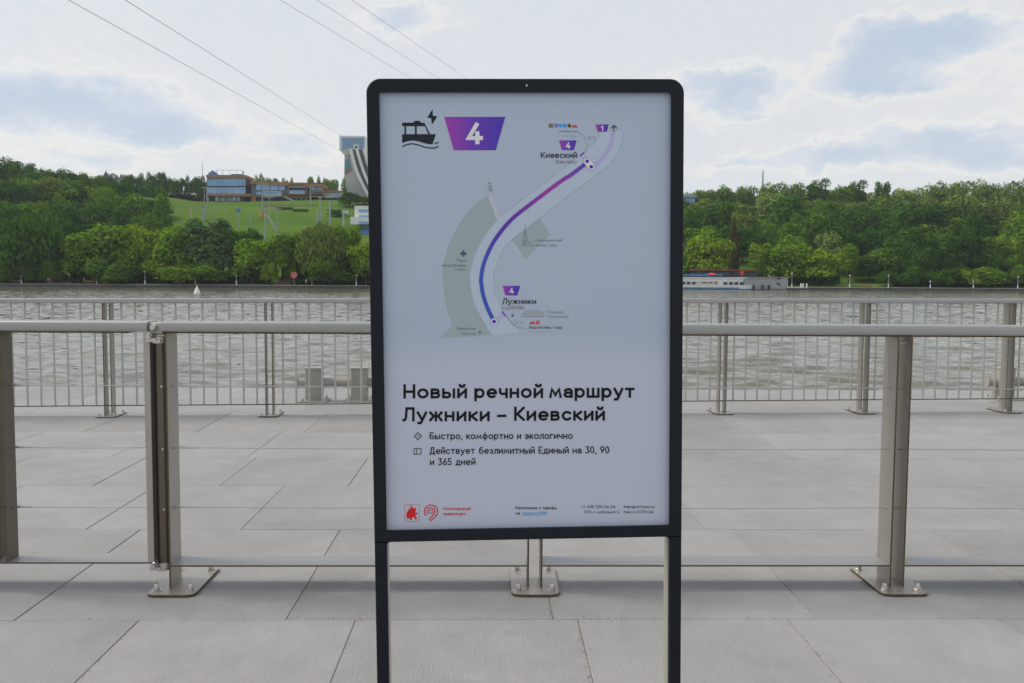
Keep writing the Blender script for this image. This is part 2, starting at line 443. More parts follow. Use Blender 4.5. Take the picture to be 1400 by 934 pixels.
for X in (-2.175, -3.0):
    MB().box((gx(X - .034), 0, .125), (gx(X - .026), .098, 1.142), 0, 1).box((gx(X + .026), 0, .125), (gx(X + .034), .098, 1.142), 0, 1).build('stile', [mat('shaded_stile', (.17, .15, .125), .45, .7, .1, 20), EDGE], gt)  # darker steel: the shade on these stiles is put into the colour
for z in (.908, .629, .359):
    w = MB().path([(gx(-2.145 + .64 * t / 6), .062, z - .003 * math.sin(math.pi * t / 6)) for t in range(7)], .0022, 6)
    w.tube((gx(-2.145), .062, z), (gx(-2.06), .062, z), .0048, n=8).tube((gx(-1.58), .062, z), (gx(-1.508), .062, z), .004, n=8)
    w.tube((gx(-2.16), .062, z), (gx(-2.11), .062, z), .006, n=8)
    w.build('wire', BOLT, gt, True)
    MB().tube((gx(-2.95), .062, z), (gx(-2.17), .062, z), .0022, n=6).build('wire', BOLT, gt, True)
    MB().lathe((0, 0, 0), [(.005, 0), (.005, .002), (.002, .003)], 8).build('rivet', BOLT, gt, True)
    bpy.data.objects[-1] if False else None
rv = [o for o in kids(gt) if o.name.startswith('rivet')]
for o, z in zip(rv, (.908, .629, .359)):
    o.location = (gx(-1.455), .045 - .0295, z); o.rotation_euler = (R(90), 0, 0)

# back railing
A, B = Vector((-3.775, 9.018, 0)), Vector((5.474, 9.501, 0))
ang = math.atan2(B.y - A.y, B.x - A.x)
bf = tag(empty('railing', A, ang), 'far balustrade of thin vertical bars along the water edge of the deck', 'railing')
bpos = [-3.15, -1.57, 0., 1.56, 3.11, 4.65, 6.165, 7.675, 9.25, 10.8]
zl = lambda x: 1.158 + .004 * x
MBk = []
for x in bpos: make_post(bf, x, 0.06, 1.118 + .004 * x, dep=.11, sep=.068 if True else .06, s=.93)
rl = MB(); rl.bbox((-4.2, .03, 0), (11.8, .165, .046), .008, 0)
rlo = rl.build('top_rail', RAIL, bf, True); rlo.location = (0, 0, 1.116); rlo.rotation_euler = (0, -.004, 0)
bb = MB().box((-4.2, .10, .098), (11.8, .13, .108), 0, 1).build('bottom_bar', [RAIL, EDGE], bf); bb.rotation_euler = (0, -.004, 0)
bar = MB().tube((0, 0, .108), (0, 0, 1.12), .0100, n=8).build('baluster', mat('baluster_steel', (.50, .49, .455), .45, .6), bf, True)
first = True
segs = list(zip([-4.3] + bpos, bpos + [12.0]))
for (a, b) in segs:
    n = max(1, round((b - a - .06) / .1255)); n = 12 if 1.3 < b - a < 1.7 else n
    for i in range(1, n):
        x = a + (b - a) * i / n
        if not (-4.2 < x < 11.8): continue
        o = bar if first else bar.copy()
        if not first: COL.objects.link(o)
        first = False
        o.location = (x, .115, .004 * x)

# mooring bollards beyond the far balustrade
BOLLARD = mat('bollard_paint', (.36, .34, .295), .6, .1, .12, 6)
def bollard(loc, rz, label, cols, x0, x1):
    t = tag(empty('mooring_bollard', loc, rz), label, 'bollard', 'mooring bollards at the deck edge')
    for cx in cols:
        m = MB().bbox((cx - .093, -.09, .012), (cx + .093, .09, .36), .018, 2); m.bbox((cx - .10, -.10, .36), (cx + .10, .10, .378), .018, 2)
        c = m.build('column', BOLLARD, t, True)
        MB().box((cx - .16, -.16, .001), (cx + .16, .16, .014)).build('base_plate', BOLLARD, t)
        for bx in (-.12, .12):
            for by in (-.12, .12): bolt_mb(cx + bx, by, .014, 1.4).build('bolt', BOLT, c, True)
    MB().tube((x0, 0, .205), (x1, 0, .205), .052, n=16).tube((x0 - .012, 0, .205), (x0, 0, .205), .062, n=16).tube((x1, 0, .205), (x1 + .012, 0, .205), .062, n=16).build('cross_tube', BOLLARD, t, True)
p = G(461, 548)
bollard(p, ang, 'pale grey double mooring bollard behind the far balustrade just left of the sign', (-.25, .25), -.43, .43)
p = G(1371, 546)
bollard(p, ang, 'pale grey mooring bollard behind the far balustrade at the right edge', (0., .5), -.20, .68)

# ------------------------------------------------------------------ the sign
SX, SYD, SZ, SW, SH, SYAW, SLEAN = .0894, 2.4, 1.3062, .806, 1.1865, .02138, .01365
ROT = Matrix.Rotation(SYAW, 4, 'Z') @ Matrix.Rotation(-SLEAN, 4, 'Y')
base_v = -SZ
cen = Vector((SX, SYD, SZ))
org = cen + (ROT @ Vector((0, 0, -SZ)))
SM = Matrix.Translation(org) @ ROT
sign = tag(bpy.data.objects.new('sign', None), 'tall white river route poster in a rounded black frame on two legs', 'sign')
COL.objects.link(sign); sign.matrix_world = SM
SMI = SM.inverted()
def L(px, py, y=0.):
    """photograph point -> sign-local (x, z) on the plane local y"""
    o = SMI @ Vector((0, 0, HC)); d = SMI.to_3x3() @ ray(px, py)
    t = (y - o.y) / d.y; q = o + d * t
    return (q.x, q.z)
def rrect(x0, x1, z0, z1, r, seg=8, radii=None):
    radii = radii or (r, r, r, r); pts = []
    for (cx, cz, st, rr) in ((x1, z1, 0, radii[0]), (x0, z1, 90, radii[1]), (x0, z0, 180, radii[2]), (x1, z0, 270, radii[3])):
        sx = -1 if cx == x1 else 1; sz = -1 if cz == z1 else 1
        for i in range(seg + 1):
            t = R(st + 90 * i / seg); pts.append((cx + sx * rr + rr * math.cos(t), cz + sz * rr + rr * math.sin(t)))
    return pts
hw = SW / 2; zt = SZ + SH / 2; zb = SZ - SH / 2
fw = .0305
def ring(outer, inner, y0, y1, bev=.002):
    n = len(outer); v = []
    cx = sum(p_[0] for p_ in outer) / n; cz = sum(p_[1] for p_ in outer) / n
    def loop(pts, y, ins):
        o = []
        for (x, z) in pts: o.append((x - math.copysign(ins, x - cx), y, z - math.copysign(ins, z - cz)))
        return o
    v += loop(outer, y1, 0) + loop(outer, y0 + bev, 0) + loop(outer, y0, bev) + loop(inner, y0, -bev) + loop(inner, y0 + bev, 0) + loop(inner, y1, 0)
    f = [(l * n + i, l * n + (i + 1) % n, (l + 1) * n + (i + 1) % n, (l + 1) * n + i) for l in range(5) for i in range(n)]
    f += [(5 * n + i, 5 * n + (i + 1) % n, (i + 1) % n, i) for i in range(n)]
    return MB().add(v, f)
outer = rrect(-hw, hw, zb, zt, .04, 8, (.036, .036, .001, .001))
inner = rrect(-hw + fw, hw - fw, zb + .028, zt - .0315, .01, 8, (.009, .003, .002, .002))
frame = ring(outer, inner, -.030, .030).build('frame', BLACK, sign)
MB().box((-hw + .004, .016, zb + .004), (hw - .004, .029, zt - .012)).build('back_panel', BLACK, sign)
for sx in (-1, 1):
    a, b = (-hw, -hw + .0315) if sx < 0 else (hw - .0315, hw)
    MB().bbox((a, -.030, .012), (b, -.008, zb - .0005), .003, 2).bbox((a + .0005, -.008, .012), (b - .0005, .050, zb - .0005), .002, 2, 1).build('leg', [BLACK, ALU], sign)
    # small rounded gusset where the leg meets the frame
    q = []
    ix = -hw + .0315 if sx < 0 else hw - .0315
    r0 = .010
    arc_ = [(ix - sx * (r0 - r0 * math.cos(R(t))), -.026, zb - .0007 - (r0 - r0 * math.sin(R(t)))) for t in range(0, 91, 15)]
    MB().prism([(ix, -.026, zb - .0007)] + arc_, (0, .03, 0)).build('gusset', BLACK, sign)
    MB().bbox((min(a, b) - .05, -.20, .002), (max(a, b) + .05, .20, .011), .002, 1).build('foot_plate', BLACK, sign)
MB().tube(((L(720, 117, -.03)[0]), -.030, L(720, 117, -.03)[1]), ((L(720, 117, -.03)[0]), -.0315, L(720, 117, -.03)[1]), .0025, n=8).build('screw', BOLT, sign)

YP = -.013   # poster surface
def pmat():  # print behind a clear protective sheet
    m = bpy.data.materials.new('poster_print'); m.use_nodes = True; t = NT(m.node_tree)
    b = m.node_tree.nodes['Principled BSDF']; b.inputs['Roughness'].default_value = .5; b.inputs['Coat Weight'].default_value = .7; b.inputs['Coat Roughness'].default_value = .12
    s_ = t.n('ShaderNodeSeparateXYZ'); o = t.n('ShaderNodeTexCoord').outputs['Object']; t.put(s_.inputs[0], o)
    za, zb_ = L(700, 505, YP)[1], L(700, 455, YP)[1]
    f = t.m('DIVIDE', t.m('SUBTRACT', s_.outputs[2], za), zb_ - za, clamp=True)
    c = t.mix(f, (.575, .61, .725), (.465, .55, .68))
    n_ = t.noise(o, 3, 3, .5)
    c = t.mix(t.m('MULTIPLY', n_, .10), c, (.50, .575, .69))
    t.put(b.inputs['Base Color'], c)
    return m
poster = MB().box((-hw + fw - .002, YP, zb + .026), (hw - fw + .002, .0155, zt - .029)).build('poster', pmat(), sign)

def flat(name, col, rough=.45):
    return mat('print_' + name, col, .6, 0, spec=.15)
INK = flat('black', (.012, .013, .015)); DGREY = flat('charcoal', (.030, .035, .042)); GREEN = flat('park', (.42, .50, .51))
RIVER = flat('river', (.56, .64, .765)); WLINE = flat('road', (.60, .635, .73)); PURPLE = flat('purple', (.14, .05, .60)); LILAC = flat('lilac', (.52, .50, .80))
PWHITE = flat('white', (.86, .86, .84)); REDP = flat('red', (.75, .03, .03)); GREY = flat('grey', (.24, .26, .29)); LGR = flat('light_grey', (.48, .52, .58)); BROWN = flat('brown', (.20, .13, .10))
CYAN = flat('cyan', (.05, .42, .85)); BLUEP = flat('blue', (.05, .15, .62)); SLATE = flat('slate', (.09, .16, .20)); MIDG = flat('park_text', (.20, .26, .25)); RLINE = flat('bank_line', (.47, .53, .67))
BADGE = grad('badge_gradient', [(0, (.42, .045, .46)), (.45, (.17, .04, .52)), (1, (.06, .03, .48))])
ROUTE = grad('route_gradient', [(0, (.04, .10, .55)), (.35, (.045, .10, .58)), (.52, (.09, .04, .50)), (.68, (.15, .03, .45)), (.84, (.42, .03, .42)), (1, (.07, .06, .50))], 2)

class Print:
    """flat print on the poster: polygons and strokes in photograph pixels"""
    def __init__(s, lvl): s.mb = MB(); s.l = lvl; s.k = 0
    def y(s):
        s.k += 1
        return YP - .00035 * s.l - .0000025 * (s.k % 60)
    def poly(s, pts):
        y = s.y(); v = []
        for (a, b) in pts:
            x, z = L(a, b, y); v.append((x, y, z))
        s.mb.add(v, [tuple(range(len(v)))]); return s
    def strip(s, A_, B_):
        y = s.y(); v = []
        for (a, b) in A_ + B_:
            x, z = L(a, b, y); v.append((x, y, z))
        n = len(A_); s.mb.add(v, [(i, i + 1, n + i + 1, n + i) for i in range(n - 1)]); return s
    def stroke(s, pts, w, cap=False, closed=False):
        P = [Vector((a, b)) for a, b in pts]; n = len(P); Lf, Rt = [], []
        for i in range(n):
            if closed: d0 = (P[i] - P[i - 1]); d1 = (P[(i + 1) % n] - P[i])
            else:
                d0 = P[i] - P[i - 1] if i else P[1] - P[0]; d1 = P[i + 1] - P[i] if i < n - 1 else P[-1] - P[-2]
            if d0.length < 1e-6: d0 = d1
            if d1.length < 1e-6: d1 = d0
            d0 = d0.normalized(); d1 = d1.normalized(); t = d0 + d1
            t = t.normalized() if t.length > .3 else d1
            nn = Vector((-t.y, t.x)); k_ = min(1 / max(.5, nn.dot(Vector((-d1.y, d1.x)))), 1.8) * w / 2
            c = P[i].copy()
            if cap and not closed and i == 0: c -= d1 * w / 2
            if cap and not closed and i == n - 1: c += d0 * w / 2
            Lf.append(tuple(c + nn * k_)); Rt.append(tuple(c - nn * k_))
        if closed: Lf.append(Lf[0]); Rt.append(Rt[0])
        return s.strip(Lf, Rt)
    def disc(s, cx, cy, r, ry=None, n=24):
        ry = ry or r
        return s.poly([(cx + r * math.cos(2 * math.pi * i / n), cy - ry * math.sin(2 * math.pi * i / n)) for i in range(n)])
    def done(s, name, m, label=None):
        o = s.mb.build(name, m, poster)
        if label: o['label'] = label
        return o

# --- a stroke alphabet (x 0..width, y 0..1 = cap height, x-height .70)
def arc(cx, cy, rx, ry, a0, a1, n=12):
    return [(cx + rx * math.cos(R(a0 + (a1 - a0) * i / n)), cy + ry * math.sin(R(a0 + (a1 - a0) * i / n))) for i in range(n + 1)]
X = .70
def o_(w=.62, h=X): return arc(w / 2, h / 2, w / 2, h / 2, 0, 360, 24)
GL = {
 'н': (.50, [[(0, 0), (0, X)], [(.5, 0), (.5, X)], [(0, .36), (.5, .36)]]),
 'о': (.60, [o_(.60)]),
 'в': (.48, [[(.28, .37)] + arc(.28, .54, .17, .16, 270, 450)[0:] + [(0, X), (0, 0), (.30, 0)] + arc(.30, .185, .19, .185, 270, 450) + [(0, .37)]]),
 'ы': (.72, [[(0, X), (0, 0), (.26, 0)] + arc(.26, .2, .19, .2, 270, 450) + [(0, .40)], [(.72, 0), (.72, X)]]),
 'ь': (.46, [[(0, X), (0, 0), (.26, 0)] + arc(.26, .2, .19, .2, 270, 450) + [(0, .40)]]),
 'и': (.50, [[(0, X), (0, 0)], [(.0, .06), (.5, .64)], [(.5, 0), (.5, X)]]),
 'й': (.50, [[(0, X), (0, 0)], [(.0, .06), (.5, .64)], [(.5, 0), (.5, X)], arc(.25, 1.0, .15, .12, 180, 360, 8)]),
 'р': (.56, [[(0, -.22), (0, X)], arc(.29, .35, .27, .35, 0, 360, 24)]),
 'е': (.58, [[(.05, .35), (.58, .35)] + arc(.30, .35, .29, .35, 4, 305, 20)]),
 'ч': (.46, [[(0, X), (0, .45)] + arc(.2, .45, .2, .17, 180, 270, 6) + [(.46, .30)], [(.46, 0), (.46, X)]]),
 'м': (.72, [[(0, 0), (.10, X), (.36, .14), (.62, X), (.72, 0)]]),
 'а': (.50, [[(.03, .56)] + arc(.27, .44, .23, .26, 140, 0, 8) + [(.5, 0)], arc(.25, .19, .25, .19, 0, 360, 18)]),
 'ш': (.76, [[(0, X), (0, 0), (.76, 0), (.76, X)], [(.38, 0), (.38, X)]]),
 'щ': (.80, [[(0, X), (0, 0), (.76, 0), (.76, X)], [(.38, 0), (.38, X)], [(.76, 0), (.84, 0), (.84, -.14)]]),
 'у': (.54, [[(0, X), (.28, .04)], [(.54, X), (.26, -.08), (.18, -.2), (.04, -.2)]]),
 'т': (.50, [[(0, X), (.5, X)], [(.25, X), (.25, 0)]]),
 'ж': (.74, [[(.37, 0), (.37, X)], [(0, X), (.22, .37), (0, 0)], [(.74, X), (.52, .37), (.74, 0)], [(.22, .37), (.52, .37)]]),
 'к': (.46, [[(0, 0), (0, X)], [(.46, X), (.12, .37), (.46, 0)], [(0, .37), (.12, .37)]]),
 'с': (.52, [arc(.30, .35, .29, .35, 45, 315, 20)]),
 'г': (.38, [[(0, 0), (0, X), (.38, X)]]),
 'л': (.52, [[(-.02, 0), (.05, .02), (.12, .2), (.16, X), (.52, X), (.52, 0)]]),
 'д': (.60, [[(.10, 0), (.20, X), (.50, X), (.50, 0)], [(0, -.14), (0, 0), (.60, 0), (.60, -.14)]]),
 'б': (.58, [arc(.30, .32, .28, .32, 0, 360, 22), [(.02, .34), (.06, .75), (.2, .92), (.5, 1.)]]),
 'ф': (.76, [arc(.38, .35, .36, .33, 0, 360, 24), [(.38, -.22), (.38, 1.)]]),
 'п': (.50, [[(0, 0), (0, X), (.5, X), (.5, 0)]]),
 'х': (.48, [[(0, 0), (.48, X)], [(0, X), (.48, 0)]]),
 'з': (.42, [[(0, .6)] + arc(.22, .53, .17, .17, 140, -90, 8) + arc(.22, .18, .19, .18, 90, -145, 8)]),
 'э': (.50, [arc(.2, .35, .29, .35, 135, -135, 18), [(.12, .36), (.49, .36)]]),
 'ц': (.54, [[(0, X), (0, 0), (.5, 0), (.5, X)], [(.5, 0), (.58, 0), (.58, -.14)]]),
 'ю': (.76, [[(0, 0), (0, X)], [(0, .36), (.2, .36)], arc(.48, .35, .27, .35, 0, 360, 22)]),
 'я': (.46, [[(.46, 0), (.46, X), (.2, X)] + arc(.2, .52, .18, .18, 90, 270, 8) + [(.46, .34)], [(.22, .34), (0, 0)]]),
 'Н': (.64, [[(0, 0), (0, 1)], [(.64, 0), (.64, 1)], [(0, .52), (.64, .52)]]),
 'Л': (.64, [[(-.03, 0), (.06, .02), (.14, .25), (.18, 1), (.64, 1), (.64, 0)]]),
 'К': (.58, [[(0, 0), (0, 1)], [(.58, 1), (.14, .52), (.58, 0)], [(0, .52), (.14, .52)]]),
 'Б': (.54, [[(.50, 1), (0, 1), (0, 0), (.3, 0)] + arc(.28, .28, .26, .28, 270, 450) + [(0, .56)]]),
 'Д': (.70, [[(.12, 0), (.22, 1), (.58, 1), (.58, 0)], [(0, -.16), (0, 0), (.70, 0), (.70, -.16)]]),
 'Е': (.48, [[(.48, 1), (0, 1), (0, 0), (.48, 0)], [(0, .52), (.43, .52)]]),
 'М': (.80, [[(0, 0), (.08, 1), (.4, .25), (.72, 1), (.80, 0)]]),
 'П': (.62, [[(0, 0), (0, 1), (.62, 1), (.62, 0)]]),
 'Р': (.52, [[(0, 0), (0, 1), (.26, 1)] + arc(.26, .72, .26, .28, 90, -90, 10) + [(0, .44)]]),
 'С': (.64, [arc(.36, .5, .36, .5, 48, 312, 22)]),
 'В': (.54, [[(.28, .53)] + arc(.26, .765, .22, .235, 270, 450, 10) + [(0, 1), (0, 0), (.28, 0)] + arc(.28, .265, .26, .265, 270, 450, 10) + [(0, .53)]]),
 'Т': (.58, [[(0, 1), (.58, 1)], [(.29, 1), (.29, 0)]]),
 '0': (.52, [arc(.26, .5, .26, .5, 0, 360, 24)]), '1': (.28, [[(0, .82), (.22, 1), (.22, 0)]]),
 '2': (.50, [arc(.25, .72, .24, .28, 165, -25, 10) + [(0, 0), (.5, 0)]]),
 '3': (.48, [[(.02, 1), (.46, 1), (.20, .60)] + arc(.20, .3, .28, .3, 90, -140, 12)]),
 '4': (.56, [[(.36, 1), (0, .26), (.56, .26)], [(.40, .56), (.40, 0)]]),
 '5': (.48, [[(.44, 1), (.06, 1), (.04, .58), (.2, .62)] + arc(.2, .31, .28, .31, 90, -140, 12)]),
 '6': (.50, [arc(.25, .3, .25, .3, 0, 360, 20), [(.02, .38), (.34, 1)]]), '7': (.46, [[(0, 1), (.46, 1), (.14, 0)]]),
 '8': (.48, [arc(.24, .76, .2, .24, 0, 360, 16), arc(.24, .27, .24, .27, 0, 360, 16)]),
 '9': (.50, [arc(.25, .7, .25, .3, 0, 360, 20), [(.48, .62), (.16, 0)]]),
 ',': (.06, [[(.05, .02), (0, -.16)]]), '.': (.04, [[(0, 0), (.02, 0)]]), '–': (.46, [[(0, .36), (.46, .36)]]), '-': (.26, [[(0, .36), (.26, .36)]]),
 '+': (.40, [[(0, .45), (.4, .45)], [(.2, .25), (.2, .65)]]), "'": (.05, [[(.03, 1), (.03, .75)]]), '/': (.34, [[(0, -.1), (.34, 1.05)]]),
 '«': (.3, [[(.14, .6), (0, .36), (.14, .12)], [(.3, .6), (.16, .36), (.3, .12)]]), '»': (.3, [[(0, .6), (.14, .36), (0, .12)], [(.16, .6), (.3, .36), (.16, .12)]]),
 'L': (.44, [[(0, 1), (0, 0), (.44, 0)]]), 'V': (.64, [[(0, 1), (.32, 0), (.64, 1)]]), 'G': (.68, [arc(.36, .5, .36, .5, 48, 330, 22) + [(.68, .45), (.40, .45)]]), 'O': (.76, [arc(.38, .5, .38, .5, 0, 360, 24)]),
 'K': (.58, [[(0, 0), (0, 1)], [(.58, 1), (.14, .52), (.58, 0)]]), 'M': (.80, [[(0, 0), (.08, 1), (.4, .25), (.72, 1), (.80, 0)]]),
 'i': (.02, [[(0, 0), (0, X)], [(0, .94), (0, .96)]]), 'v': (.48, [[(0, X), (.24, 0), (.48, X)]]), 's': (.38, [[(.38, .6)] + arc(.2, .53, .18, .16, 60, 250, 8) + arc(.19, .18, .19, .18, 70, -140, 8)]),
 'k': (.44, [[(0, 0), (0, 1)], [(.44, X), (.06, .33), (.44, 0)]]), 'h': (.46, [[(0, 0), (0, 1)], [(0, .45)] + arc(.23, .45, .23, .25, 150, 0, 8) + [(.46, 0)]]),
 'n': (.46, [[(0, 0), (0, X)], [(0, .45)] + arc(.23, .45, .23, .25, 150, 0, 8) + [(.46, 0)]]), 'u': (.46, [[(0, X), (0, .24)] + arc(.23, .24, .23, .24, 180, 360, 8) + [(.46, X)]]),
 'z': (.42, [[(0, X), (.42, X), (0, 0), (.42, 0)]]), 't': (.30, [[(.1, .95), (.1, .1), (.3, 0)], [(0, X), (.3, X)]]), 'r': (.28, [[(0, 0), (0, X)], [(0, .5), (.14, X), (.28, X)]]),
 'm': (.76, [[(0, 0), (0, X)], [(0, .5), (.19, X), (.38, .5), (.38, 0)], [(.38, .5), (.57, X), (.76, .5), (.76, 0)]]), 'f': (.3, [[(.3, 1), (.14, .95), (.1, .8), (.1, 0)], [(0, X), (.3, X)]]),
 'd': (.54, [arc(.27, .35, .27, .35, 0, 360, 18), [(.54, 0), (.54, 1)]]), 'b': (.54, [arc(.27, .35, .27, .35, 0, 360, 18), [(0, 0), (0, 1)]]), 'l': (.02, [[(0, 0), (0, 1)]]), 'x': (.44, [[(0, 0), (.44, X)], [(0, X), (.44, 0)]]), ' ': (.22, []),
}
for a, b in (('o', 'о'), ('e', 'е'), ('p', 'р'), ('c', 'с'), ('a', 'а'), ('y', 'у'), ('ё', 'е')): GL[a] = GL[b]
def text(P, s, x0, x1, base, cap, w, skew=0., dyb=0., rot=None):
    """write s from x0 to x1 (photograph px) on the line base, cap height cap px, stroke w of the cap height"""
    sp = .135; tot = 0
    for ch in s: tot += GL[ch][0] + w + sp
    tot -= sp; fx = (x1 - x0) / (tot * cap); cx = 0.
    for ch in s:
        gw, st = GL[ch]
        for pl_ in st:
            q = []
            for (x, y) in pl_:
                yy = y if y < 0 else (w / 2 + y * (1 - w) if y > X + .01 else w / 2 + y * (X - w) / X)
                if y < 0: yy = y + w / 2
                u_ = (cx + w / 2 + x) * cap * fx; v_ = yy * cap
                if rot is None: q.append((x0 + u_, base - v_ + dyb * u_ / max(1, x1 - x0)))
                else:
                    c_, s_ = math.cos(rot), math.sin(rot); q.append((x0 + u_ * c_ + v_ * s_, base + u_ * s_ - v_ * c_))
            cl = len(q) > 12 and abs(q[0][0] - q[-1][0]) < .01 and abs(q[0][1] - q[-1][1]) < .01
            if cl: P.stroke(q[:-1], w * cap, closed=True)
            else: P.stroke(q, w * cap, cap=True)
        cx += gw + w + sp
c1 = lambda x, y: (500 + x / 6.227, 100 + y / 6.227)
c2 = lambda x, y: (710 + x / 6.227, 100 + y / 6.227)
c3 = lambda x, y: (590 + x / 6.227, 230 + y / 6.227)
c4 = lambda x, y: (590 + x / 6.227, 370 + y / 6.227)
c5 = lambda x, y: (530 + x / 6.67, 510 + y / 6.67)
c7 = lambda x, y: (530 + x / 7, 660 + y / 7)
c8 = lambda x, y: (730 + x / 7, 660 + y / 7)
mp = lambda f, l: [f(*p_) for p_ in l]

# headings
def title(words, base, cap, w):
    for (t_, x0, x1, dy) in words:
        P = Print(3); text(P, t_, x0, x1, base - dy, cap, w, dyb=-.3); P.done('title_word', INK)
title([('Новый', 551.5, 638.5, 0), ('речной', 648.5, 742.5, .4), ('маршрут', 751, 867.5, .8)], 545, 19.6, .172)
title([('Лужники', 550.5, 669.5, 0), ('–', 679.5, 692.5, .5), ('Киевский', 703, 827, .8)], 576.3, 19.4, .172)
P = Print(3); text(P, 'Быстро, комфортно и экологично', 587.5, 783, 600.8, 9.6, .14, dyb=-.6); P.done('body_text', INK)
P = Print(3); text(P, 'Действует безлимитный Единый на 30, 90', 587.5, 833, 621, 9.6, .14, dyb=-1.2); P.done('body_text', INK)
P = Print(3); text(P, 'и 365 дней', 588, 650, 636.2, 9.6, .14, dyb=-.4); P.done('body_text', INK)
# icons in front of the two lines
P = Print(3); P.stroke(mp(c5, [(276, 545), (308, 577), (276, 609), (244, 577)]), 1.1, closed=True); P.disc(*c5(276, 577), .8); P.done('diamond_icon', DGREY)
P = Print(3); P.stroke(mp(c5, [(240, 690), (304, 690), (304, 741), (240, 741)]), .9, closed=True); P.stroke(mp(c5, [(263, 690), (263, 741)]), .8); P.done('ticket_icon', DGREY)
# boat icon
P = Print(2)
P.poly(mp(c1, [(310, 422), (405, 422), (418, 406), (458, 406), (472, 422), (500, 424), (514, 452), (310, 452)]))
P.poly(mp(c1, [(330, 450), (344, 450), (344, 522), (330, 522)])); P.poly(mp(c1, [(419, 450), (434, 450), (434, 522), (419, 522)]))
P.poly(mp(c1, [(498, 440), (512, 446), (549, 522), (534, 522)]))
top = [(310, 520), (360, 520), (410, 520), (460, 520), (510, 520), (560, 520), (597, 520)]
bot = [(310, 594), (360, 579), (410, 574), (460, 584), (510, 600), (550, 606), (568, 607)]
P.strip(mp(c1, top), mp(c1, bot))
P.stroke(mp(c1, [(312, 628), (340, 612), (370, 604), (400, 602), (440, 610), (500, 630), (560, 640), (600, 634), (620, 624)]), 1.6)
P.stroke(mp(c1, [(586, 602), (620, 588)]), 1.6)
P.poly(mp(c1, [(569, 308), (523, 380), (556, 384), (572, 368)])); P.poly(mp(c1, [(556, 376), (564, 440), (610, 368), (572, 364)]))
P.done('boat_icon', DGREY)
def badge(f, pts, glyph, gx0, gx1, base, cap, w, big=1.):
    P = Print(2); q = mp(f, pts); P.poly(q); b = P.done('route_badge', BADGE)
    P = Print(3); text(P, glyph, gx0, gx1, base, cap, w); P.done('badge_number', PWHITE)
badge(c1, [(668, 373), (1188, 373), (1108, 657), (750, 657)], '4', 637.8, 660.3, 197.2, 29.3, .20)
badge(c2, [(338, 573), (488, 573), (465, 655), (362, 655)], '4', 773.2, 780.2, 203.1, 8.6, .19)
badge(c2, [(648, 437), (760, 437), (745, 500), (668, 500)], '1', 821.8, 825.2, 178.8, 6.9, .22)
badge(c4, [(605, 130), (755, 130), (730, 212), (628, 212)], '4', 696.6, 702.4, 401.4, 7.9, .19)

# map: river, parks, roads
left_b = mp(c2, [(685, 500), (675, 540), (655, 580), (610, 630), (560, 672), (470, 742), (345, 838), (222, 932)]) + mp(c3, [(900, 172), (800, 247), (590, 410), (540, 462), (470, 545), (410, 650), (360, 760), (336, 850), (325, 934)]) + mp(c4, [(326, 80), (333, 150), (352, 240), (385, 330), (440, 430), (480, 500), (520, 560)])
right_b = mp(c2, [(888, 500), (878, 570), (858, 640), (820, 710), (770, 775), (700, 838), (640, 880), (562, 934)]) + mp(c3, [(1250, 170), (1100, 285), (920, 425), (800, 517), (700, 592), (640, 655), (595, 725), (560, 800), (535, 870)]) + mp(c4, [(526, 40), (532, 140), (550, 220), (575, 285), (605, 350), (690, 455), (760, 525)])
def resample(pts, n):
    P_ = [Vector(p_) for p_ in pts]; Ls = [0]
    for a, b in zip(P_[:-1], P_[1:]): Ls.append(Ls[-1] + (b - a).length)
    out = []
    for i in range(n):
        t = Ls[-1] * i / (n - 1); j = 0
        while j < len(Ls) - 2 and Ls[j + 1] < t: j += 1
        u_ = (t - Ls[j]) / max(1e-6, Ls[j + 1] - Ls[j]); out.append(tuple(P_[j].lerp(P_[j + 1], u_)))
    return out
def smooth(pts, n):
    P_ = [Vector(p_) for p_ in pts]; P_ = [P_[0] * 2 - P_[1]] + P_ + [P_[-1] * 2 - P_[-2]]; out = []
    for i in range(1, len(P_) - 2):
        for j in range(6):
            t = j / 6; a, b, c, d = P_[i - 1:i + 3]
            out.append(.5 * ((2 * b) + (c - a) * t + (2 * a - 5 * b + 4 * c - d) * t * t + (3 * b - a - 3 * c + d) * t ** 3))
    out.append(P_[-2]); return resample([tuple(q) for q in out], n)
lb, rb = smooth(left_b, 60), smooth(right_b, 60)
P = Print(1); P.strip(lb, rb); P.done('map_river', RIVER)
P = Print(2); P.stroke(lb, .5); P.stroke(rb, .5); P.done('map_bank_line', RLINE)
P = Print(1)
inn = [p_ for p_ in lb if p_[1] > c3(565, 438)[1]]
outl = smooth(mp(c3, [(487, 228), (380, 300), (270, 420), (190, 560), (130, 700), (102, 850)]) + mp(c4, [(97, 60), (108, 200), (133, 340), (180, 466)]), 40)
inn = [c3(487, 228), c3(565, 438)] + inn
P.strip(resample(outl + [c4(75, 580)], 50), resample(inn[:-2] + [c4(500, 545)], 50)); P.done('map_park', GREEN)
P = Print(1); P.poly(mp(c3, [(920, 425), (1010, 565), (795, 782), (680, 612)])); P.done('map_park', GREEN)
P = Print(1)
P.stroke(mp(c3, [(425, -20), (462, 80), (478, 118)]), 1.5); P.stroke(mp(c3, [(498, 235), (570, 425)]), 5.5)
P.stroke(mp(c3, [(692, 630), (795, 785), (890, 945)]) + mp(c4, [(960, 165), (1090, 310), (1240, 445), (1400, 570)]), 1.8)
P.done('map_road', WLINE)
rt = smooth(mp(c2, [(565, 772), (440, 866)]) + mp(c3, [(1100, 112), (900, 262), (770, 362), (690, 428), (610, 515), (530, 625), (474, 735), (438, 838)]) + mp(c4, [(421, 70), (426, 130), (440, 210), (475, 315), (528, 425)]), 60)
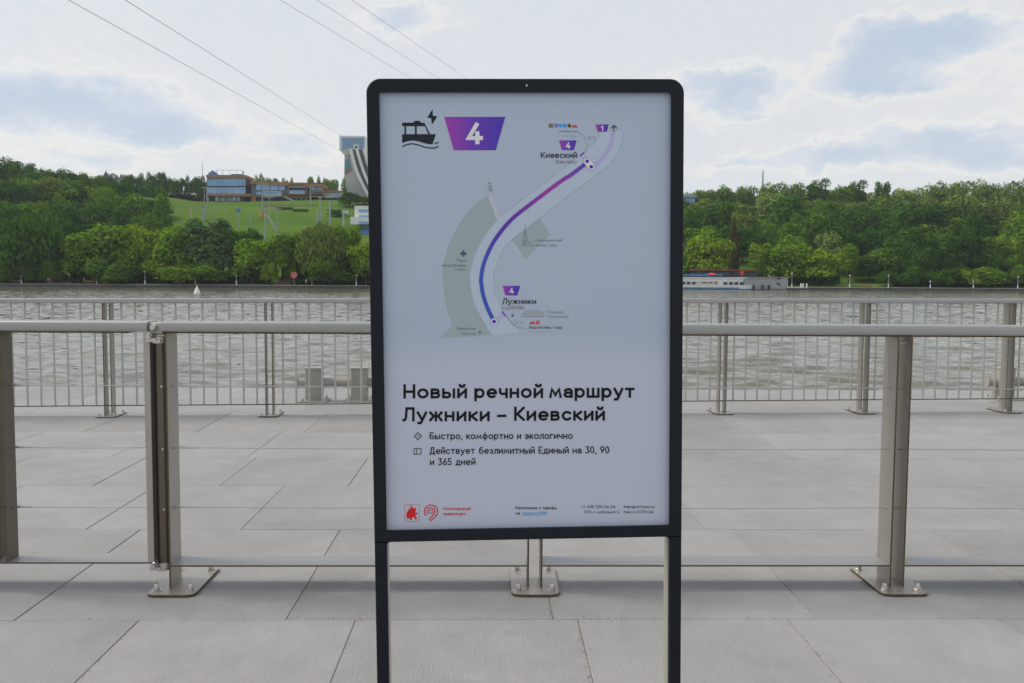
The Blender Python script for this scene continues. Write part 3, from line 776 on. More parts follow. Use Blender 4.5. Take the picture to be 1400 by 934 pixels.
P = Print(3); P.stroke(rt, 5.3); P.done('route_line', ROUTE)
P = Print(2); P.stroke(smooth(mp(c2, [(803, 500), (792, 560), (768, 630), (728, 700), (640, 788)]), 20), 5.3); P.done('route_line', LILAC)
P = Print(2); P.poly(mp(c2, [(520, 712), (556, 684), (596, 736), (562, 764)])); P.poly(mp(c4, [(528, 420), (600, 352), (632, 388), (560, 440)])); P.done('pier_mark', flat('pale_lilac', (.55, .53, .78)))
P = Print(3); P.stroke(mp(c2, [(515, 706), (553, 677)]), 1.7); P.stroke(mp(c4, [(598, 348), (631, 388)]), 1.7); P.done('pier_mark', PURPLE)
P = Print(4)
cap_ = []
(ax_, ay_), (bx_, by_) = c2(578, 750), c2(613, 798)
th_ = math.atan2(by_ - ay_, bx_ - ax_)
for i in range(13): t = th_ + math.pi / 2 + math.pi * i / 12; cap_.append((ax_ + 5 * math.cos(t), ay_ + 5 * math.sin(t)))
for i in range(13): t = th_ - math.pi / 2 + math.pi * i / 12; cap_.append((bx_ + 5 * math.cos(t), by_ + 5 * math.sin(t)))
P.poly(cap_); P.disc(*c4(532, 434), 4.6); P.done('stop_marker', PWHITE)
P = Print(5); P.disc(ax_, ay_, 2.6); P.disc(bx_, by_, 2.6); P.disc(*c4(532, 434), 2.7); P.done('stop_dot', PURPLE)
P = Print(5); P.stroke(cap_, .35, closed=True); P.stroke([(c4(532, 434)[0] + 4.7 * math.cos(t * .3), c4(532, 434)[1] + 4.7 * math.sin(t * .3)) for t in range(21)], .35, closed=True); P.done('stop_outline', GREY)
P = Print(3); P.stroke(mp(c2, [(805, 500), (805, 448)]), 1.2); P.stroke(mp(c2, [(780, 472), (805, 445), (832, 472)]), 1.2); P.done('arrow_icon', DGREY)
# stop names
P = Print(3); text(P, 'Киевский', 739.3, 789, 216, 8.2, .15); P.done('stop_name', DGREY)
P = Print(3); text(P, 'Kievskiy', 760, 789, 223.6, 5, .11); P.done('stop_name', BROWN)
P = Print(3); text(P, 'Киевская', 765, 790, 181, 3.4, .13); P.done('station_name', GREY)
P = Print(3); text(P, 'Kievskaya', 768.5, 790, 187.3, 3, .1); P.done('station_name', LGR)
P = Print(3); text(P, 'Лужники', 687, 733, 415.8, 8, .15); P.done('stop_name', DGREY)
P = Print(3); text(P, 'Luzhniki', 687, 717, 423, 5.4, .11); P.done('stop_name', BROWN)
P = Print(3); text(P, "4'1", 803.8, 814.2, 191.2, 5.2, .1); P.done('walk_time_text', GREY)
P = Print(3); text(P, 'Парк', 623.5, 637.5, 358, 3.9, .12); text(P, '«Воробьёвы', 604, 637.8, 364.6, 3.9, .12); text(P, 'горы', 621.5, 637.8, 370.2, 3.9, .12); P.done('map_text', MIDG)
P = Print(3); text(P, 'Канатная', 624.5, 650, 451, 3.6, .12); text(P, 'дорога', 631, 650, 457.6, 3.6, .12); P.done('map_text', MIDG)
P = Print(3); text(P, 'Новодевичий', 731.5, 768.5, 330.3, 3.6, .12); text(P, 'монастырь', 731.5, 762, 336.8, 3.6, .12); P.done('map_text', GREY)
P = Print(3); text(P, 'Стадион', 748, 770.5, 428.4, 3.4, .12); text(P, '«Лужники»', 748, 777.5, 434.6, 3.4, .12); P.done('map_text', GREY)
P = Print(3); text(P, 'Воробьёвы горы', 723.8, 769, 449.6, 4.2, .14); P.done('station_name', BROWN)
P = Print(3); text(P, 'Vorobyovy Gory', 724, 758.5, 455.2, 3, .1); P.done('station_name', LGR)
P = Print(3); text(P, "6' 4", 704.5, 714.5, 443, 3.4, .1); P.done('walk_time_text', GREY)
P = Print(3); text(P, 'ТТК', 664.7, 249.8, 0, 5.0, .15) if False else text(P, 'ТТК', 665.2, 678.5, 250, 5.0, .15, rot=R(74)); P.done('map_text', GREY)
# dotted walks
P = Print(3)
for pts in (smooth(mp(c2, [(503, 508), (540, 530), (565, 562), (577, 600), (572, 635), (555, 668)]), 16),):
    for a, b in zip(pts[:-1], pts[1:]): P.stroke([a, (a[0] + (b[0] - a[0]) * .62, a[1] + (b[1] - a[1]) * .62)], .55)
P.stroke(mp(c4, [(636, 392), (670, 432), (705, 470)]), .7)
pts = smooth(mp(c4, [(705, 470), (740, 482), (780, 490), (825, 493)]), 9)
for a, b in zip(pts[:-1], pts[1:]): P.stroke([a, (a[0] + (b[0] - a[0]) * .5, a[1] + (b[1] - a[1]) * .5)], .7)
P.done('walk_line', GREY)
# station icons
def icon(fn, m):
    P = Print(2); fn(P); P.done('station_icon', m)
icon(lambda P: P.poly(mp(c2, [(250, 430), (288, 430), (288, 465), (250, 465)])), flat('taupe', (.26, .20, .15)))
icon(lambda P: P.disc(*c2(315, 447), 2.6), BLUEP); icon(lambda P: P.disc(*c2(350, 447), 2.4), CYAN)
icon(lambda P: P.poly(mp(c2, [(372, 433), (403, 433), (403, 463), (372, 463)])), CYAN); icon(lambda P: P.disc(*c2(426, 448), 2.6), flat('ochre', (.22, .10, .03)))
def mlogo(P, x0, x1, y0, y1):
    w_ = x1 - x0; P.poly([(x0, y1), (x0 + w_ * .27, y0), (x0 + w_ * .5, y0 + (y1 - y0) * .55), (x0 + w_ * .5, y1 - .3), (x0 + w_ * .36, y1 - (y1 - y0) * .35), (x0 + w_ * .3, y1)])
    P.poly([(x1, y1), (x1 - w_ * .3, y1), (x1 - w_ * .36, y1 - (y1 - y0) * .35), (x0 + w_ * .5, y1 - .3), (x0 + w_ * .5, y0 + (y1 - y0) * .55), (x1 - w_ * .27, y0)])
icon(lambda P: mlogo(P, c2(448, 0)[0], c2(494, 0)[0], c2(0, 436)[1], c2(0, 466)[1]), REDP)
icon(lambda P: mlogo(P, c4(834, 0)[0], c4(881, 0)[0], c4(0, 428)[1], c4(0, 458)[1]), REDP); icon(lambda P: P.disc(*c4(904, 442), 2.8), REDP)
P = Print(3); text(P, '1', *[c4(899, 0)[0], c4(909, 0)[0]], c4(0, 453)[1], 3.4, .2); text(P, '4', *[c2(310, 0)[0], c2(321, 0)[0]], c2(0, 456)[1], 2.8, .2); P.done('icon_number', PWHITE)
# park tree, church, stadium, cable car icons
P = Print(2); P.poly(mp(c3, [(270, 695), (298, 728), (292, 742), (274, 742), (278, 755), (262, 755), (266, 742), (248, 742), (242, 728)])); P.done('tree_icon', SLATE)
P = Print(2)
P.stroke(mp(c3, [(797, 475), (797, 520)]), .5)
for l in ([(795, 520), (785, 580), (770, 660)], [(799, 520), (808, 580), (824, 640)], [(797, 520), (797, 655)], [(772, 662), (865, 662)], [(790, 662), (790, 625), (797, 612), (806, 625), (806, 662)], [(826, 662), (826, 635), (838, 622), (850, 635), (852, 662)]):
    P.stroke(mp(c3, l), .55)
P.done('church_icon', GREY)
P = Print(2); P.poly(mp(c4, [(775, 390), (780, 368), (800, 350), (840, 344), (895, 344), (935, 350), (955, 368), (960, 390)])); P.done('stadium_icon', LGR)
P = Print(3)
for l in ([(775, 390), (780, 368), (800, 350), (840, 344), (895, 344), (935, 350), (955, 368), (960, 390)], [(790, 372), (830, 362), (905, 362), (945, 372)]): P.stroke(mp(c4, l), .5)
P.stroke(mp(c4, [(782, 390), (955, 390)]), .6); P.done('stadium_icon', GREY)
P = Print(2)
for (x, y) in ((690, 380), (411, 524)):
    P.poly(mp(c4, [(x - 12, y - 2), (x + 12, y - 2), (x + 8, y + 12), (x - 8, y + 12)])); P.stroke(mp(c4, [(x, y - 2), (x, y - 18), (x + 8, y - 20)]), .45)
P.done('cable_car_icon', SLATE)
# footer
def shield(P, s_=1., line=None):
    pts = [(163, 216), (168, 211), (298, 211), (303, 216), (303, 345), (296, 362), (270, 372), (233, 374), (196, 372), (170, 362), (163, 345)]
    return mp(c7, pts)
P = Print(2); P.stroke(shield(P), .45, closed=True); P.done('coat_of_arms', REDP)
P = Print(2)
for pl_ in ([(225, 222), (236, 222), (240, 245), (268, 240), (272, 262), (262, 285), (290, 290), (284, 305), (262, 308), (275, 330), (280, 350), (268, 356), (255, 330), (238, 330), (230, 358), (215, 358), (214, 335), (190, 350), (178, 320), (182, 285), (198, 262), (218, 248)],):
    P.poly(mp(c7, pl_))
P.stroke(mp(c7, [(198, 232), (250, 300), (272, 352)]), .5); P.done('coat_of_arms', REDP)
P = Print(2)
for rr, w_, a0, a1 in ((64, 1.5, -50, 230), (38, 1.5, -50, 230)):
    P.stroke([c7(415 + rr * math.cos(R(t)), 278 - rr * math.sin(R(t))) for t in range(a0, a1, 10)], w_)
P.stroke(mp(c7, [(415 + 64 * math.cos(R(-50)), 278 + 64 * math.sin(R(50))), (405, 368)]), 1.5)
P.stroke(mp(c7, [(415 + 38 * math.cos(R(-50)), 278 + 38 * math.sin(R(50))), (392, 352)]), 1.5)
P.stroke([c7(415 + 17 * math.cos(R(t)), 278 - 17 * math.sin(R(t))) for t in range(0, 350, 14)], 1.1, closed=True)
P.done('transport_logo', REDP)
P = Print(3); text(P, 'Московский', 605.3, 643.6, 697.6, 4.4, .17); text(P, 'транспорт', 605.3, 637, 704.6, 4.4, .17); P.done('footer_text', REDP)
P = Print(3); text(P, 'Расписание и тарифы', 705, 760.8, 696.4, 4, .15); text(P, 'на', 705, 711, 703.6, 4, .15); P.done('footer_text', DGREY)
P = Print(3); text(P, 't.mos.ru/498', 714, 747.4, 703.6, 4, .2); P.stroke([(714, 704.9), (744, 704.7)], .5); P.done('footer_text', CYAN)
P = Print(3); text(P, '+7 495 539-54-54', 794.5, 841.5, 695, 4, .13); text(P, '3210 с мобильного', 798, 846.5, 702, 4, .11); P.done('footer_text', DGREY)
P = Print(3); text(P, 'transport.mos.ru', 852.6, 894.8, 694.8, 4, .13); text(P, 'max.ru/Official' if True else '', 852.6, 893, 701.8, 4, .11); P.done('footer_text', DGREY)
exec_far = True

# ------------------------------------------------------------------ water
def make_water():
    rng = np.random.RandomState(5)
    nr, nc = 640, 520
    Y = 17.5 * (300 / 17.5) ** np.linspace(0, 1, nr); Y[0] = 11.2
    s_ = np.linspace(-1, 1, nc)
    XX = s_[None, :] * (Y[:, None] * .66 + 3.); YY = np.repeat(Y[:, None], nc, 1)
    Z = np.zeros_like(XX)
    for i in range(70):
        lam = .42 * (3.4 / .42) ** rng.rand(); th = R(62) + rng.normal(0, .55)
        kx, ky = 2 * math.pi / lam * math.cos(th), 2 * math.pi / lam * math.sin(th)
        amp = .0034 * lam ** .8
        cell = np.maximum(YY * 1.32 / nc, YY * math.log(300 / 17.5) / nr)
        fade = np.clip((lam / cell - 2.5) / 3, 0, 1)
        ph = kx * XX + ky * YY + rng.rand() * 7 + 1.2 * np.sin(XX * .21 + i) + 1.1 * np.sin(YY * .17 + i * 2)
        Z += fade * amp * (np.sin(ph) + .25 * np.sin(2 * ph + .5))
    Z = np.sign(Z) * np.abs(Z / .012) ** 1.2 * .012
    Z *= (.75 + .45 * np.sin(XX * .05 + 1) * np.sin(YY * .043 + .4))
    V = np.stack([XX, YY, Z], -1).reshape(-1, 3)
    idx = np.arange(nr * nc).reshape(nr, nc)
    Fq = np.stack([idx[:-1, :-1], idx[:-1, 1:], idx[1:, 1:], idx[1:, :-1]], -1).reshape(-1, 4)
    n0 = len(V)
    # coarse water outside the fine sheet
    ex = []; ef = []
    def quad(pts):
        o = n0 + len(ex); ex.extend(pts); ef.append((o, o + 1, o + 2, o + 3))
    w0, w1 = 11.2 * .66 + 3, 300 * .66 + 3
    for sg in (-1, 1):
        q = [(sg * w0, 11.2, -.02), (sg * 2500, 11.2, -.02), (sg * 2500, 300, -.02), (sg * w1, 300, -.02)]
        quad(q if sg > 0 else q[::-1])
    quad([(-2500, 300, -.02), (2500, 300, -.02), (2500, 340, -.02), (-2500, 340, -.02)])
    V = np.vstack([V, np.array(ex)]); Fq = np.vstack([Fq, np.array(ef)])
    me = bpy.data.meshes.new('river'); me.vertices.add(len(V)); me.vertices.foreach_set('co', V.astype('f').ravel())
    me.loops.add(len(Fq) * 4); me.loops.foreach_set('vertex_index', Fq.ravel().astype('i'))
    me.polygons.add(len(Fq)); me.polygons.foreach_set('loop_start', (np.arange(len(Fq)) * 4).astype('i'))
    me.polygons.foreach_set('use_smooth', np.ones(len(Fq), bool)); me.update(calc_edges=True)
    o = bpy.data.objects.new('river', me); COL.objects.link(o); o.location.z = WATER_Z
    m = bpy.data.materials.new('river_water'); m.use_nodes = True; t = NT(m.node_tree); b = m.node_tree.nodes['Principled BSDF']
    b.inputs['Base Color'].default_value = (.15, .145, .11, 1); b.inputs['Roughness'].default_value = .06; b.inputs['IOR'].default_value = 1.38
    gn = t.n('ShaderNodeNewGeometry'); g = gn.outputs['Position']
    mpn = t.n('ShaderNodeMapping'); t.put(mpn.inputs['Vector'], g); mpn.inputs['Rotation'].default_value = (0, 0, R(20)); mpn.inputs['Scale'].default_value = (.45, 1, 1)
    sy_ = t.n('ShaderNodeSeparateXYZ'); t.put(sy_.inputs[0], g)
    mid_s = t.m('MULTIPLY', t.m('SUBTRACT', sy_.outputs[1], 22), 1 / 60., clamp=True)
    patch = t.noise(g, .035, 3, .6)
    amp = t.m('MULTIPLY', t.m("ADD", .085, t.m("MULTIPLY", mid_s, .48)), t.m('ADD', .55, patch))
    n_a = t.noise(mpn.outputs[0], 1.6, 3, .6, .4, col=True)
    pert = t.vm('SCALE', t.vm('SUBTRACT', n_a, (.5, .5, .5)), amp)
    pert = t.vm('MULTIPLY', pert, (.7, 1.15, 0.))
    # normals tilted towards the near bank so the water mirrors more sky
    nrm = t.vm('NORMALIZE', t.vm('ADD', t.vm('ADD', gn.outputs['Normal'], pert), (0, -.055, 0)))
    t.put(b.inputs['Normal'], nrm)
    me.materials.append(m); tag(o, kind='structure')
make_water()

# ------------------------------------------------------------------ far bank
def shoreY(X_):
    if X_ < -38: return 260.
    if X_ > 65: return 296.
    return 260 + 36 * (X_ + 38) / 103
QZ = -1.42
def hgt(X_, Y_):
    d = Y_ - shoreY(X_)
    if d < 9: return QZ
    t = min(1, (d - 9) / 195.)
    base = 39.5 * (t * .55 + .45 * (3 * t * t - 2 * t ** 3))
    lf = max(0, min(1, (-X_ - 150) / 60)); base += 8 * lf * t
    rf = max(0, min(1, (X_ - 60) / 60)); base += -3 * rf * t
    far = max(0, d - 204) * .012
    return QZ + base + min(far, 10) + .5 * math.sin(X_ * .06) * t + .4 * math.sin(Y_ * .09 + X_ * .03) * t
def hit(px, py):
    r = ray(px, py); Y = 275.
    while Y < 560:
        p_ = Vector((r.x * Y / r.y, Y, HC + r.z * Y / r.y))
        if Y > shoreY(p_.x) + 9 and hgt(p_.x, Y) >= p_.z: return p_
        Y += .5
    return AT(px, py, 470)
def terrain():
    xs = [-6000, -3000, -1500, -900] + [-620 + 10 * i for i in range(125)] + [900, 1500, 3000, 6000]
    ds = [3.5, 9, 12] + [18 + 7 * i for i in range(30)] + [240, 300, 450, 700, 1200, 2500, 7000]
    v = [(x, shoreY(x) + d, hgt(x, shoreY(x) + d)) for d in ds for x in xs]; n = len(xs)
    f = [(j * n + i, j * n + i + 1, (j + 1) * n + i + 1, (j + 1) * n + i) for j in range(len(ds) - 1) for i in range(n - 1)]
    m = bpy.data.materials.new('hill_grass'); m.use_nodes = True; t = NT(m.node_tree); b = m.node_tree.nodes['Principled BSDF']
    b.inputs['Roughness'].default_value = 1; b.inputs['Specular IOR Level'].default_value = .1
    g = t.n('ShaderNodeNewGeometry').outputs['Position']
    ff_ = t.m('ADD', t.m('MULTIPLY', t.noise(g, .05, 5, .65), .65), t.m('MULTIPLY', t.noise(g, .9, 4, .7), .35))
    c = t.ramp(ff_, [(.3, (.050, .105, .010)), (.5, (.078, .158, .013)), (.7, (.125, .19, .022))])
    pth = t.ramp(t.noise(g, .035, 3, .5, 1.5), [(.60, 0.), (.66, 1.)])
    c = t.mix(t.m('MULTIPLY', pth, .25), c, (.17, .15, .07))
    t.put(b.inputs['Base Color'], c)
    o = MB().add(v, f).build('hillside', m, None, True); tag(o, kind='structure')
terrain()
q = MB()
sx_ = [-2500, -400, -200, -120, -38, 65, 120, 200, 400, 2500]
for a, b in zip(sx_[:-1], sx_[1:]):
    ya, yb = shoreY(a), shoreY(b)
    q.add([(a, ya, -3.5), (b, yb, -3.5), (b, yb, QZ - .12), (a, ya, QZ - .12)], [(0, 1, 2, 3)], 1)
    q.add([(a, ya - .15, QZ - .12), (b, yb - .15, QZ - .12), (b, yb - .15, QZ + .02), (a, ya - .15, QZ + .02), (b, yb + 6, QZ + .02), (a, ya + 6, QZ + .02)], [(0, 1, 2, 3), (3, 2, 4, 5)], 0)
tag(q.build('quay', [mat('quay_coping', (.36, .33, .31), .9, 0, .12, .3), mat('quay_wall', (.11, .105, .10), .9, 0, .3, .4)]), kind='structure')

# ------------------------------------------------------------------ trees
def leaf_mesh(name, seed, kind, n=5200):
    rg = np.random.RandomState(seed)
    if kind == 'willow': lob = [(0, 0, .52, .40, .42)] + [(.26 * math.cos(a), .26 * math.sin(a), rg.uniform(.36, .55), .24, .34) for a in rg.rand(7) * 6.3]
    elif kind == 'tall': lob = [(rg.uniform(-.08, .08), rg.uniform(-.08, .08), z, .34 * (1.15 - z) + .06, .16) for z in np.linspace(.2, .88, 9)]
    elif kind == 'wide': lob = [(0, 0, .52, .36, .36)] + [(rg.uniform(.14, .34) * math.cos(a), rg.uniform(.14, .34) * math.sin(a), rg.uniform(.26, .76), rg.uniform(.13, .21), rg.uniform(.12, .18)) for a in np.linspace(0, 6.28, 13) + rg.rand(13)]
    elif kind == 'bush': lob = [(rg.uniform(-.34, .34), rg.uniform(-.34, .34), rg.uniform(.25, .6), rg.uniform(.16, .26), rg.uniform(.2, .34)) for _ in range(9)]
    else: lob = [(0, 0, .56, .33, .36)] + [(rg.uniform(.1, .30) * math.cos(a), rg.uniform(.1, .30) * math.sin(a), rg.uniform(.30, .84), rg.uniform(.12, .19), rg.uniform(.11, .16)) for a in np.linspace(0, 12.56, 15) + rg.rand(15)]
    w = np.array([l[3] ** 2 for l in lob]); w /= w.sum()
    li = rg.choice(len(lob), n, p=w); Lb = np.array(lob)[li]
    d = rg.normal(size=(n, 3)); d /= np.linalg.norm(d, axis=1)[:, None]; d[:, 2] = np.where(d[:, 2] < -.35, -d[:, 2], d[:, 2])
    rad = 1 - .35 * rg.rand(n) ** 2.5 + .06 * rg.normal(size=n)
    c = Lb[:, :3] + d * np.stack([Lb[:, 3], Lb[:, 3], Lb[:, 4]], 1) * rad[:, None]
    c[:, 2] = np.maximum((c[:, 2] - 1) * 1.14 + 1, .03 + .08 * rg.rand(n))
    nr = d + rg.normal(size=(n, 3)) * .42 + np.array([0, 0, .15]); nr /= np.linalg.norm(nr, axis=1)[:, None]
    a = np.cross(nr, rg.normal(size=(n, 3))); a /= np.linalg.norm(a, axis=1)[:, None]; b = np.cross(nr, a)
    sz = rg.uniform(.012, .030, n)[:, None]
    if kind == 'willow':
        a = np.array([[0, 0, 1.]]) + .35 * rg.normal(size=(n, 3)); a /= np.linalg.norm(a, axis=1)[:, None]; b = np.cross(nr, a); b /= np.linalg.norm(b, axis=1)[:, None]
        A_, B_ = a * sz * 1.9, b * sz * .6
    else: A_, B_ = a * sz * 1.15, b * sz * .9
    V = np.stack([c - A_ - B_ * .4, c + B_, c + A_ + .2 * B_, c - B_], 1).reshape(-1, 3)
    mb = MB(); mb.v = [tuple(r) for r in V.tolist()]; mb.f = [(4 * i, 4 * i + 1, 4 * i + 2, 4 * i + 3) for i in range(n)]; mb.mi = [0] * n
    return mb
def trunk_mb(seed, kind):
    rg = random.Random(seed); m = MB(); top = .75 if kind != 'tall' else .9
    pts = [(rg.uniform(-.012, .012) * i, rg.uniform(-.012, .012) * i, top * i / 5) for i in range(6)]; pts[0] = (0, 0, -.05)
    for i in range(5): m.tube(pts[i], pts[i + 1], .026 * (1 - i / 6), .026 * (1 - (i + 1) / 6), 7, 0, False)
    for i in range(6):
        a = rg.uniform(0, 6.28); z = rg.uniform(.2, .55); r_ = rg.uniform(.16, .28)
        m.tube((0, 0, z), (r_ * math.cos(a), r_ * math.sin(a), z + rg.uniform(.1, .22)), .011, .004, 5, 0, False)
    return m
ARCH = {}
for kind, cnt in (('round', 4), ('wide', 4), ('willow', 2), ('tall', 2), ('bush', 2)):
    ARCH[kind] = []
    for j in range(cnt):
        sd = 100 * len(ARCH) + j
        cm = leaf_mesh('crown', sd, kind).build('crown', LEAF); tm = trunk_mb(sd, kind).build('trunk', BARK)
        both = MB(); lm = leaf_mesh('crown', sd, kind, 3000); both.v = lm.v; both.f = lm.f; both.mi = lm.mi
        tk = trunk_mb(sd, kind); both.add(tk.v, tk.f, 1)
        bm_ = both.build('tree', [LEAF, BARK])
        ARCH[kind].append((cm.data, tm.data, bm_.data))
        for o in (cm, tm, bm_): bpy.data.objects.remove(o)
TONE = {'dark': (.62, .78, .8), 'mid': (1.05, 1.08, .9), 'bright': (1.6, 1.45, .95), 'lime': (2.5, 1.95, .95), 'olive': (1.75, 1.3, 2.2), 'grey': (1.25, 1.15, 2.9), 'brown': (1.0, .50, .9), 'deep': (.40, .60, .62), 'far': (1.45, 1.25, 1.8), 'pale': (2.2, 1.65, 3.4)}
def tree(px, ytop, Y, wpx, kind, tone, label, group, name='broadleaf_tree', parts=True, base=None, rnd_=random):
    p = AT(px, ytop, Y); X_ = p.x; gz = hgt(X_, Y) if base is None else base
    h = max(3., (p.z - gz)) * 1.06; r_w = wpx / FPX * Y * 1.25
    cm, tm, bm_ = rnd_.choice(ARCH[kind])
    tn = TONE[tone]; j = rnd_.uniform(.86, 1.14); colr = (tn[0] * j, tn[1] * j, tn[2] * j * rnd_.uniform(.9, 1.1), 1)
    if parts:
        root = empty(name, (X_, Y, gz), rnd_.uniform(0, 6.28))
        c = bpy.data.objects.new('crown', cm); t = bpy.data.objects.new('trunk', tm)
        for o in (c, t): COL.objects.link(o); o.parent = root; o.scale = (r_w, r_w, h); o.color = colr
    else:
        root = bpy.data.objects.new(name, bm_); COL.objects.link(root); root.location = (X_, Y, gz)
        root.rotation_euler = (0, 0, rnd_.uniform(0, 6.28)); root.scale = (r_w, r_w, h); root.color = colr
    tag(root, label, 'tree', group)
    return root
ORD = []
GF = 'trees along the far river bank'
front = [
 (-8, 300, 270, 60, 'willow', 'dark', 'dark drooping tree at the left edge on the far bank'),
 (40, 293, 272, 92, 'willow', 'dark', 'large dark green willow by the far quay near the left edge'),
 (20, 345, 266, 50, 'bush', 'mid', 'low leafy tree at the foot of the large dark willow'),
 (66, 350, 266, 46, 'bush', 'mid', 'low spreading tree right of the foot of the dark willow'),
 (112, 318, 271, 56, 'wide', 'bright', 'mid green tree left of the big bright maple on the far bank'),
 (148, 299, 274, 80, 'wide', 'bright', 'big bright green maple on the far bank under the dark wood'),
 (186, 305, 273, 52, 'round', 'lime', 'yellow green round tree beside the big bright maple'),
 (160, 352, 265, 60, 'bush', 'mid', 'low dark leafed tree in front of the big bright maple'),
 (212, 309, 276, 50, 'wide', 'lime', 'yellow tinged tree on the far bank left of the grass slope'),
 (238, 305, 272, 56, 'wide', 'bright', 'bright green tree at the left foot of the grass slope'),
 (225, 348, 266, 56, 'bush', 'bright', 'low bright bushy tree left of the grey willow'),
 (283, 302, 271, 76, 'round', 'grey', 'round grey green willow in front of the grass slope'),
 (312, 309, 274, 46, 'round', 'dark', 'dark tree growing against the right side of the grey willow'),
 (268, 352, 265, 60, 'bush', 'bright', 'low yellow green tree under the grey willow'),
 (343, 323, 270, 56, 'wide', 'bright', 'smooth bright green tree right of the grey willow'),
 (347, 312, 300, 26, 'round', 'dark', 'small dark treetop above the smooth bright tree'),
 (332, 318, 285, 34, 'round', 'mid', 'small green tree behind the smooth bright tree'),
 (366, 346, 268, 22, 'bush', 'lime', 'small yellow green tree left of the stairs on the far bank'),
 (386, 315, 272, 44, 'wide', 'bright', 'bright tree with dark gaps above the stairs'),
 (410, 318, 275, 44, 'round', 'bright', 'bright leafy tree right of the stairs on the far bank'),
 (440, 307, 270, 60, 'willow', 'olive', 'olive grey drooping tree in front of the concrete lift pylons'),
 (474, 310, 273, 50, 'round', 'bright', 'bright tree below the white pavilion left of the sign'),
 (500, 329, 268, 44, 'wide', 'lime', 'bright bushy tree touching the left side of the sign frame'),
 (452, 352, 264, 50, 'bush', 'mid', 'low dark tree at the foot of the olive drooping tree'),
 (545, 318, 275, 62, 'wide', 'mid', None), (600, 310, 278, 62, 'round', 'mid', None), (655, 318, 285, 66, 'wide', 'bright', None),
 (712, 312, 292, 66, 'round', 'dark', None), (770, 320, 300, 66, 'wide', 'mid', None), (830, 315, 306, 66, 'round', 'mid', None), (885, 318, 312, 60, 'wide', 'dark', None),
 (968, 318, 312, 60, 'wide', 'lime', 'bright yellow green maple behind the moored ship'),
 (1004, 304, 325, 20, 'tall', 'brown', 'narrow reddish brown tree right of the bright maple'),
 (1040, 334, 318, 40, 'round', 'bright', 'green tree standing behind the grey landing stage'),
 (1078, 329, 314, 62, 'wide', 'bright', 'broad bright green tree right of the grey landing stage'),
 (1118, 338, 311, 58, 'wide', 'lime', 'olive green tree between the broad bright tree and the grass patch'),
 (1136, 314, 335, 40, 'round', 'pale', 'pale grey green tree standing above its darker neighbours'),
 (1162, 332, 318, 32, 'round', 'bright', 'small round bright tree above the grass patch'),
 (1190, 342, 322, 44, 'bush', 'mid', 'low round tree at the right end of the grass patch'),
 (1213, 334, 318, 56, 'wide', 'mid', 'mid green tree left of the tall dark oak on the right bank'),
 (1242, 310, 316, 58, 'round', 'dark', 'tall dark oak with a pale lit top on the right bank'),
 (1262, 330, 312, 44, 'wide', 'dark', 'dark tree hiding the foot of the tall oak'),
 (1290, 316, 316, 60, 'round', 'dark', 'dark broad tree right of the tall oak'),
 (1322, 312, 318, 54, 'wide', 'deep', 'deepest green tree in the dark clump on the right bank'),
 (1352, 324, 316, 44, 'round', 'mid', 'round mid green tree right of the dark clump'),
 (1330, 360, 308, 64, 'bush', 'bright', 'low bright spreading tree by the quay on the right bank'),
 (1378, 318, 318, 44, 'wide', 'bright', 'bright tipped tree near the right edge on the far bank'),
 (1408, 300, 320, 54, 'round', 'mid', 'tall green tree at the right edge of the far bank'),
 (1390, 358, 308, 44, 'bush', 'mid', 'low tree by the quay at the right edge'),
 (1225, 366, 308, 54, 'bush', 'dark', 'low dark bush left of the bright spreading tree'),
 (1275, 362, 309, 60, 'bush', 'dark', 'long low dark bush at the foot of the dark clump'),
 (942, 345, 318, 26, 'round', 'dark', 'dark tree between the sign frame and the bright maple'),
]
rt_ = random.Random(11)
for (px, yt, Y, w_, kd, tn, lb_) in front:
    hid = lb_ is None
    ORD = 'first second third fourth fifth sixth seventh eighth'.split()
    tree(px, yt, Y, w_, kd, tn, lb_ or ORD[int((px - 540) // 55)] + ' from the left of the green far bank trees hidden behind the sign', 'far bank trees out of sight' if hid else GF,
         'willow_tree' if kd == 'willow' else 'broadleaf_tree', True, rnd_=rt_)
